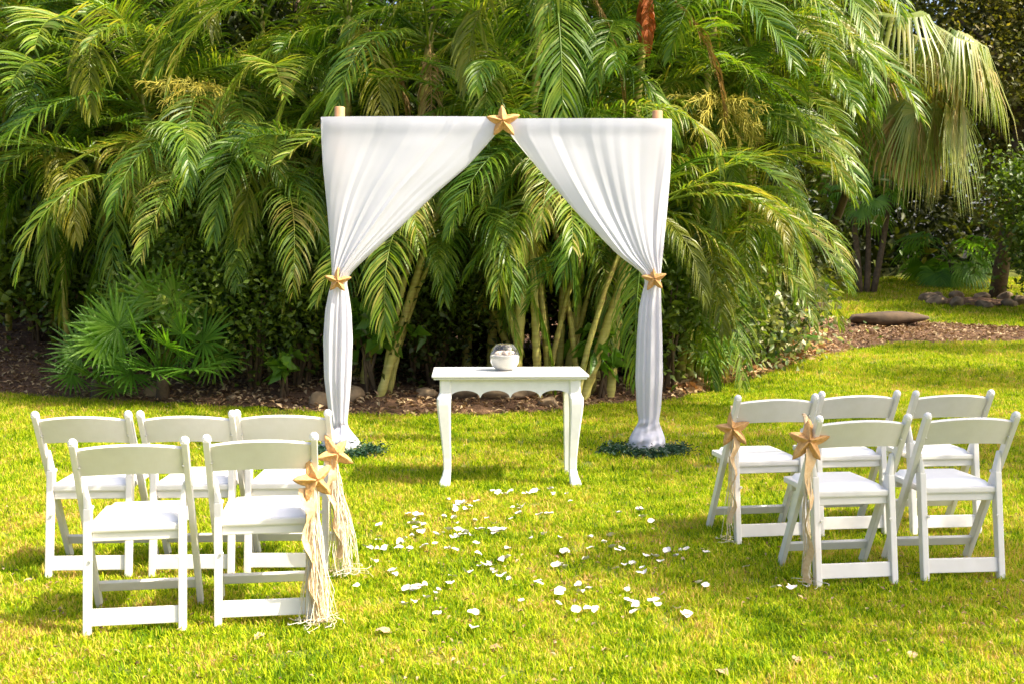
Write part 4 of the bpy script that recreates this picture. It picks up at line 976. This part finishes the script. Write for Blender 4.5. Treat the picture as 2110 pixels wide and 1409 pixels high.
# ------------------------------------------------------------------ chairs
GC = 'white folding chairs facing the arch'
def make_chair():
    t = thing('folding_chair', 'x', 'chair', (0, 0, 0), 0, GC)
    def part(name, *geos, mat='white', smooth=False):
        mb = MB()
        for g in geos: mb.add(*g)
        return link(name, mb.mesh(name, M[mat], smooth), t)
    A = Vector((0, .205, 0)); B = Vector((0, -.235, .785)); hx = .213
    for s in (-1, 1):
        X = Vector((s * hx, 0, 0)); ax = (B - A).normalized()
        mb = MB(); mb.add(*bar(A + X, B + X, .024, .046, .005, up=(1, 0, 0), w1=.026, d1=.040, seg=2))
        mb.add(*tube([B + X - ax * .01, B + X + ax * .004, B + X + ax * .013, B + X + ax * .017], [.0195, .0185, .0125, .004], 12))
        link('post', mb.mesh('post', M['white'], False), t)
        # rear leg, with rounded bracket on top
        p0 = Vector((s * .185, -.19, 0)); p1 = Vector((s * .185, -.118, .50)); p2 = Vector((s * .190, -.118, .60))
        part('rear_leg', bar(p0, p1, .030, .040, .005, up=(1, 0, 0), w1=.030, d1=.052, seg=2), bar(p1 + Vector((0, 0, -.004)), p2 + Vector((s*.006,0,0)), .028, .050, .010, up=(1, 0, 0), w1=.014, d1=.03, seg=2))
        sc = A.lerp(B, .86) + X
        mb = MB(); mb.add(*tube([sc + Vector((-s * .0125, -.015, .002)), sc + Vector((-s * .0125, -.024, .0))], [.006, .005], 10)); link('screw', mb.mesh('screw', M['metal']), t)
    # backrest: bent arched panel
    n = 24; vs = []; fs = []
    for i in range(n + 1):
        u = -1 + 2 * i / n; x = u * (hx - .011); bow = .040 * (1 - u * u); bend = -.0 + .030 * (1 - u * u)
        for (f, dd) in ((0, -1), (1, -1), (1, 1), (0, 1)):
            s0 = .818 + f * .142 + bow / .9 * (1.0 if f else .70) - .0
            p = A.lerp(B, s0); nrm = Vector((0, -.872, -.489)); p = p + nrm * (-dd * -.008) + Vector((0, -1, -.5)).normalized() * (bend)
            vs.append((x, p.y, p.z))
    for i in range(n):
        b = i * 4; c = b + 4
        for k in range(4): fs.append((b + k, b + (k + 1) % 4, c + (k + 1) % 4, c + k))
    fs += [(0, 3, 2, 1), (n * 4, n * 4 + 1, n * 4 + 2, n * 4 + 3)]
    mb = MB(); mb.add(vs, fs); bm = bmesh.new(); me = mb.mesh('backrest', M['white'], False); bm.from_mesh(me)
    bmesh.ops.recalc_face_normals(bm, faces=bm.faces); bm.to_mesh(me); bm.free(); link('backrest', me, t)
    part('seat_frame', box((0, .055, .418), (.372, .40, .030), .008, 2))
    part('seat_beam', box((0, -.125, .388), (.34, .018, .045), .003), )
    part('seat_beam', box((0, .20, .388), (.34, .018, .040), .003))
    # cushion, slightly domed
    mb = MB(); m = 14; vs = []; fs = []
    for j in range(m + 1):
        for i in range(m + 1):
            u = -1 + 2 * i / m; v = -1 + 2 * j / m; e = max(abs(u), abs(v)); z = .436 + .022 * (1 - e ** 10) + .004 * (1 - u * u) * (1 - v * v)
            k = 1 - .03 * max(0, v); vs.append((u * .170 * k * (1 - .02 * (abs(v) ** 6)), .060 + v * .183 * (1 - .02 * (abs(u) ** 6)), z if e < 1 else .432))
    for j in range(m):
        for i in range(m): q = j * (m + 1) + i; fs.append((q, q + 1, q + m + 2, q + m + 1))
    mb.add(vs, fs); link('cushion', mb.mesh('cushion', M['vinyl']), t)
    part('rear_crossbar', bar((-.172, -.179, .068), (.172, -.179, .068), .068, .018, .004, up=(0, .14, 1), seg=2))
    pf = A.lerp(B, .135); part('front_crossbar', bar((-.202, pf.y, pf.z), (.202, pf.y, pf.z), .050, .018, .004, up=(0, -.5, .85), seg=2))
    for s in (-1, 1): part('bolt', tube([(s * .168, -.175, .30), (s * .168, -.181, .30)], [.008, .006], 10), mat='metal')
    for s in (-1, 1): part('hinge_rod', tube([(s * .168, -.100, .50), (s * .215, -.085, .50)], .008, 8), mat='metal')
    return t
chair0 = make_chair(); first = [True]
def chair(pa, pb, ang, label):
    dy = 9 if pa[0] < 1000 else 1; a = gp(pa[0], pa[1] + dy); b = gp(pb[0], pb[1] + dy); k = 1 - .014 / H; a *= k; b *= k; a.z = b.z = 0; mid = (a + b) / 2; t = chair0 if first[0] else copy_tree(chair0); first[0] = False
    rz = R(ang); t.location = mid + Vector((-math.sin(rz), math.cos(rz), 0)) * .19; t.location.z = .010; t.rotation_euler = (0, 0, rz); t['label'] = label; return t
LF1 = chair((182, 1302), (374, 1286), 9, 'white folding chair nearest the camera, leftmost of the front pair at left')
LF2 = chair((452, 1284), (636, 1270), 8, 'white folding chair of the left front pair, with starfish tassel on its aisle post')
LB1 = chair((102, 1181), (264, 1178), 3, 'white folding chair at the far left end of the left back row')
LB2 = chair((317, 1177), (473, 1175), 2, 'white folding chair in the middle of the left back row')
LB3 = chair((512, 1174), (668, 1174), 1, 'white folding chair at the aisle end of the left back row, wearing a starfish')
RF1 = chair((1686, 1208), (1841, 1199), 8, 'white folding chair of the right front pair, with starfish on its aisle post')
RF2 = chair((1908, 1194), (2060, 1192), 5, 'white folding chair at the far right of the front pair at right')
RB1 = chair((1518, 1118), (1660, 1112), 9, 'white folding chair at the aisle end of the right back row, wearing a starfish')
RB2 = chair((1688, 1102), (1828, 1098), 7, 'white folding chair in the middle of the right back row')
RB3 = chair((1881, 1094), (2018, 1100), 6, 'white folding chair at the far right end of the right back row')

# ------------------------------------------------------------------ aisle decorations
def ribbon(pts, w, twist0, twist1, mb, seed=0):
    pts = [Vector(p) for p in pts]; n = len(pts); vs = []; fs = []
    for i, p in enumerate(pts):
        a = twist0 + (twist1 - twist0) * i / (n - 1); ww = w[i] if hasattr(w, '__len__') else w
        d = Vector((math.cos(a), math.sin(a), 0)); vs += [p - d * ww / 2, p + Vector((-d.y, d.x, 0)) * ww * .15, p + d * ww / 2]
    for i in range(n - 1):
        b = i * 3; fs += [(b, b + 1, b + 4, b + 3), (b + 1, b + 2, b + 5, b + 4)]
    mb.add(vs, fs)
def deco(label, px, py, Y, face, roll, length_bottom, strands, spread, seed, shift=(0, 0), wide=.05, size=.185, twist=2.2, floor=True):
    c = P(px, py, Y); t = thing('starfish_tassel', label, 'starfish', (c.x, c.y, c.z), 0, 'starfish tassels hung on the aisle chairs'); r = random.Random(seed)
    place_star('starfish', star_mesh(size, seed), (0, 0, 0), face, roll, '', t)
    fwd = Vector(face).normalized(); back = -fwd * .03
    mb = MB(); mb.add(*tube([(back.x * .2, back.y * .2, -.03), (back.x, back.y, .05), (back.x * 1.5, back.y * 1.5 + .02, .10), (back.x * 2, back.y * 2 + .05, .11)], [.014, .012, .012, .010], 6, flat=.4)); link('ribbon_loop', mb.mesh('ribbon_loop', M['burlap']), t)
    zb = -c.z + length_bottom
    mb = MB(); pts = [Vector((back.x + shift[0] * (k / 16) ** 1.5 + .012 * math.sin(k * 1.1 + seed), -.030 + shift[1] * 1.6 * (k / 16) + .01 * math.cos(k * 1.3), -.03 + (zb + .04) * k / 16)) for k in range(17)]
    ribbon(pts, [wide * (.55 + .45 * abs(math.sin(k * .55 + seed))) for k in range(17)], .3, twist, mb); link('ribbon', mb.mesh('ribbon', M['burlap']), t)
    for (nm, mt, cnt) in (('raffia_strands', 'raffia', strands), ('white_strands', 'raffia_white', strands)):
        mb = MB()
        for s in range(cnt):
            a = r.random() * 6.28; sx = r.gauss(0, spread); sy = r.gauss(0, spread * .7); n = 12; ph = r.random() * 6; k0 = r.uniform(.75, 1.0); pts = []
            for k in range(n + 1):
                f = k / n; z = -.02 + (zb + .01) * f * k0
                pts.append(Vector((back.x * .5 + .012 * math.cos(a) + sx * f ** 1.2 + shift[0] * f + .007 * math.sin(f * 9 + ph), back.y * .3 - .01 + .012 * math.sin(a) + sy * f ** 1.2 + shift[1] * f + .007 * math.cos(f * 8 + ph), z)))
            if floor and r.random() < .5:    # tails curl over the grass
                dx = r.gauss(.01, .045); dy = r.gauss(-.02, .045); p = pts[-1].copy(); p.z = -c.z + r.uniform(.02, .05)
                for k in range(1, 7):
                    g_ = k / 6; pts.append(Vector((p.x + dx * g_ + .02 * math.sin(g_ * 5 + ph), p.y + dy * g_ + .02 * math.cos(g_ * 5 + ph), p.z + r.uniform(-.004, .006))))
            mb.add(*tube(pts, .0014 if mt == 'raffia_white' else .0017, 3, False))
        link(nm, mb.mesh(nm, M[mt]), t, kind='stuff')
    return t
def post_y(ch, z, side):
    """world point on a chair's back post at height z"""
    f = z / .785; loc = Vector((side * .213, .205 - .44 * f, z)); m = Matrix.Rotation(ch.rotation_euler.z, 4, 'Z'); return ch.location + (m @ loc)
q = post_y(LF2, .60, 1); deco('starfish tassel with long white strands trailing on the grass, nearest one at left', 646, 988, q.y - .05, (.75, -1, .15), R(12), .03, 55, .032, 61, shift=(.03, -.03), wide=.06, size=.20)
q = post_y(LB3, .60, 1); deco('starfish tassel with looped strands on the left back row chair', 690, 935, q.y - .06, (.65, -1, .2), R(25), .10, 50, .034, 62, shift=(.05, -.02), wide=.055, size=.20)
q = post_y(RB1, .60, -1); deco('starfish with thin twisted ribbon on the right back row chair', 1510, 884, q.y - .05, (-.25, -1, .25), R(8), .12, 9, .010, 63, shift=(-.01, .0), wide=.045, size=.20)
q = post_y(RF1, .62, -1); deco('starfish with twisted burlap ribbon on the right front chair', 1665, 908, q.y - .05, (-.1, -1, .2), R(-4), .03, 10, .010, 64, shift=(.0, .0), wide=.065, size=.21)

# ------------------------------------------------------------------ petals and fallen leaves
def petal_mesh(seed, s):
    r = random.Random(seed); n = 6; vs = []; fs = []; cx, cy = r.uniform(.4, 1.2), r.uniform(.4, 1.2); ph = r.random() * 6
    for j in range(n + 1):
        for i in range(n + 1):
            u = -1 + 2 * i / n; v = -1 + 2 * j / n; rr = math.hypot(u, v) + 1e-6; k = max(abs(u), abs(v)) / rr
            x = u * k; y = v * k * (.8 + .15 * math.sin(ph)); z = .30 * (x * x * cx + y * y * cy) + .10 * math.sin(3 * x + ph) + .06 * r.uniform(-1, 1)
            vs.append((x * s / 2, y * s / 2, z * s * .8 + .012))
    for j in range(n):
        for i in range(n): q = j * (n + 1) + i; fs.append((q, q + 1, q + n + 2, q + n + 1))
    mb = MB(); mb.add(vs, fs); return mb.mesh('petal', M['petal'])
PM = [petal_mesh(i, .042) for i in range(8)]
pz = [(745,85),(770,95),(795,98),(822,85),(875,92),(920,85),(985,70),(1050,97),(1068,123),(562,118),(600,150),(628,138),(640,163),(433,182),(545,195),(830,147),(868,147),(857,180),(940,184),(978,187),(1345,163),(1365,198),(1265,178),
 (283,228),(435,225),(470,228),(437,243),(455,255),(672,210),(748,218),(735,240),(762,250),(545,258),(568,250),(600,272),(632,262),(655,268),(905,282),(958,262),(1020,272),(1145,278),(1232,272),(1202,297),(1240,320),(1255,335),(280,290),(385,280),(415,270),(380,298),(228,315),(300,328),(365,330),(410,322),(470,315),(515,305),(570,325),(592,332),(677,305),(685,345),(808,322),(1040,338),(1132,367),(1412,357),(1500,355),(1518,327),(1620,340),(1810,258),(1750,262),
 (258,380),(340,422),(695,395),(778,378),(810,362),(742,410),(760,420),(785,442),(640,428),(582,440),(1020,383),(1042,402),(1252,410),(1285,388),(1365,408),(1362,430),(1790,405),(190,483),(400,500),(425,500),(455,490),(525,495),(570,475),(475,528),(380,565),(420,545),(932,465),(1018,522),(1105,505),(1300,493),(1432,517),(865,540),(1012,560),(1140,585),(1168,575),(1335,568),(1300,552),(1412,558),(1530,600),(1910,490),(1958,500),(1620,475),(520,607),(665,603),(668,662),(1728,300)]
rp = random.Random(77)
for _ in range(76):
    zx, zy = rp.choice(pz[:110]); pz.append((zx + rp.gauss(0, 28), zy + rp.gauss(0, 14)))
for i, (zx, zy) in enumerate(pz):
    g = gp(640 + zx / 1.9906, 980 + zy / 1.9906); r = random.Random(i)
    o = link('petal', PM[r.randrange(8)], loc=(g.x, g.y, .018 + r.uniform(0, .008)), rot=(r.uniform(-.35, .35), r.uniform(-.35, .35), r.random() * 6.28), scl=r.uniform(.7, 1.35))
    tag(o, 'white flower petal lying on the grass of the aisle', 'petal', 'white petals scattered on the aisle')
def dry_leaf(px, py, s, label, seed):
    g = gp(px, py); r = random.Random(seed); n = 8; vs = []; fs = []
    for i in range(n + 1):
        f = i / n; w = math.sin(math.pi * min(1, f * 1.05 + .02)) ** .8 * .32; curl = .25 * math.sin(f * 3.1) + .1 * r.uniform(-1, 1)
        vs += [(f - .5, -w, curl + .15 * r.uniform(0, 1)), (f - .5, 0, curl - .04), (f - .5, w, curl + .2 * r.uniform(0, 1))]
    for i in range(n): b = i * 3; fs += [(b, b + 1, b + 4, b + 3), (b + 1, b + 2, b + 5, b + 4)]
    mb = MB(); mb.add([(a * s, b * s, c * s * .6 + .016) for a, b, c in vs], fs)
    tag(link('dry_leaf', mb.mesh('dry_leaf', M['litter']), loc=(g.x, g.y, 0), rot=(r.uniform(-.2, .2), r.uniform(-.2, .2), r.random() * 6)), label, 'leaf', 'brown dry leaves on the lawn')
dry_leaf(790, 1310, .075, 'curled brown leaf in the foreground left of the petals', 1)
dry_leaf(1022, 1345, .06, 'rusty dry leaf in the foreground near the lower edge, centre', 2)
dry_leaf(1487, 1396, .07, 'orange brown leaf at the lower edge right of centre', 3)
dry_leaf(535, 1322, .06, 'brown leaf in front of the left chairs', 4)
dry_leaf(1640, 1367, .06, 'crumpled leaf near the lower edge below the right chairs', 5)
dry_leaf(1880, 1362, .06, 'dry leaf at the lower right of the lawn', 6)
dry_leaf(1250, 1350, .05, 'small dry leaf below the scattered petals', 7)
dry_leaf(60, 1205, .06, 'dry leaf beside the far left chair', 8)
dry_leaf(1585, 748, .22, 'pale dead palm sheath lying at the edge of the bed at right', 9)
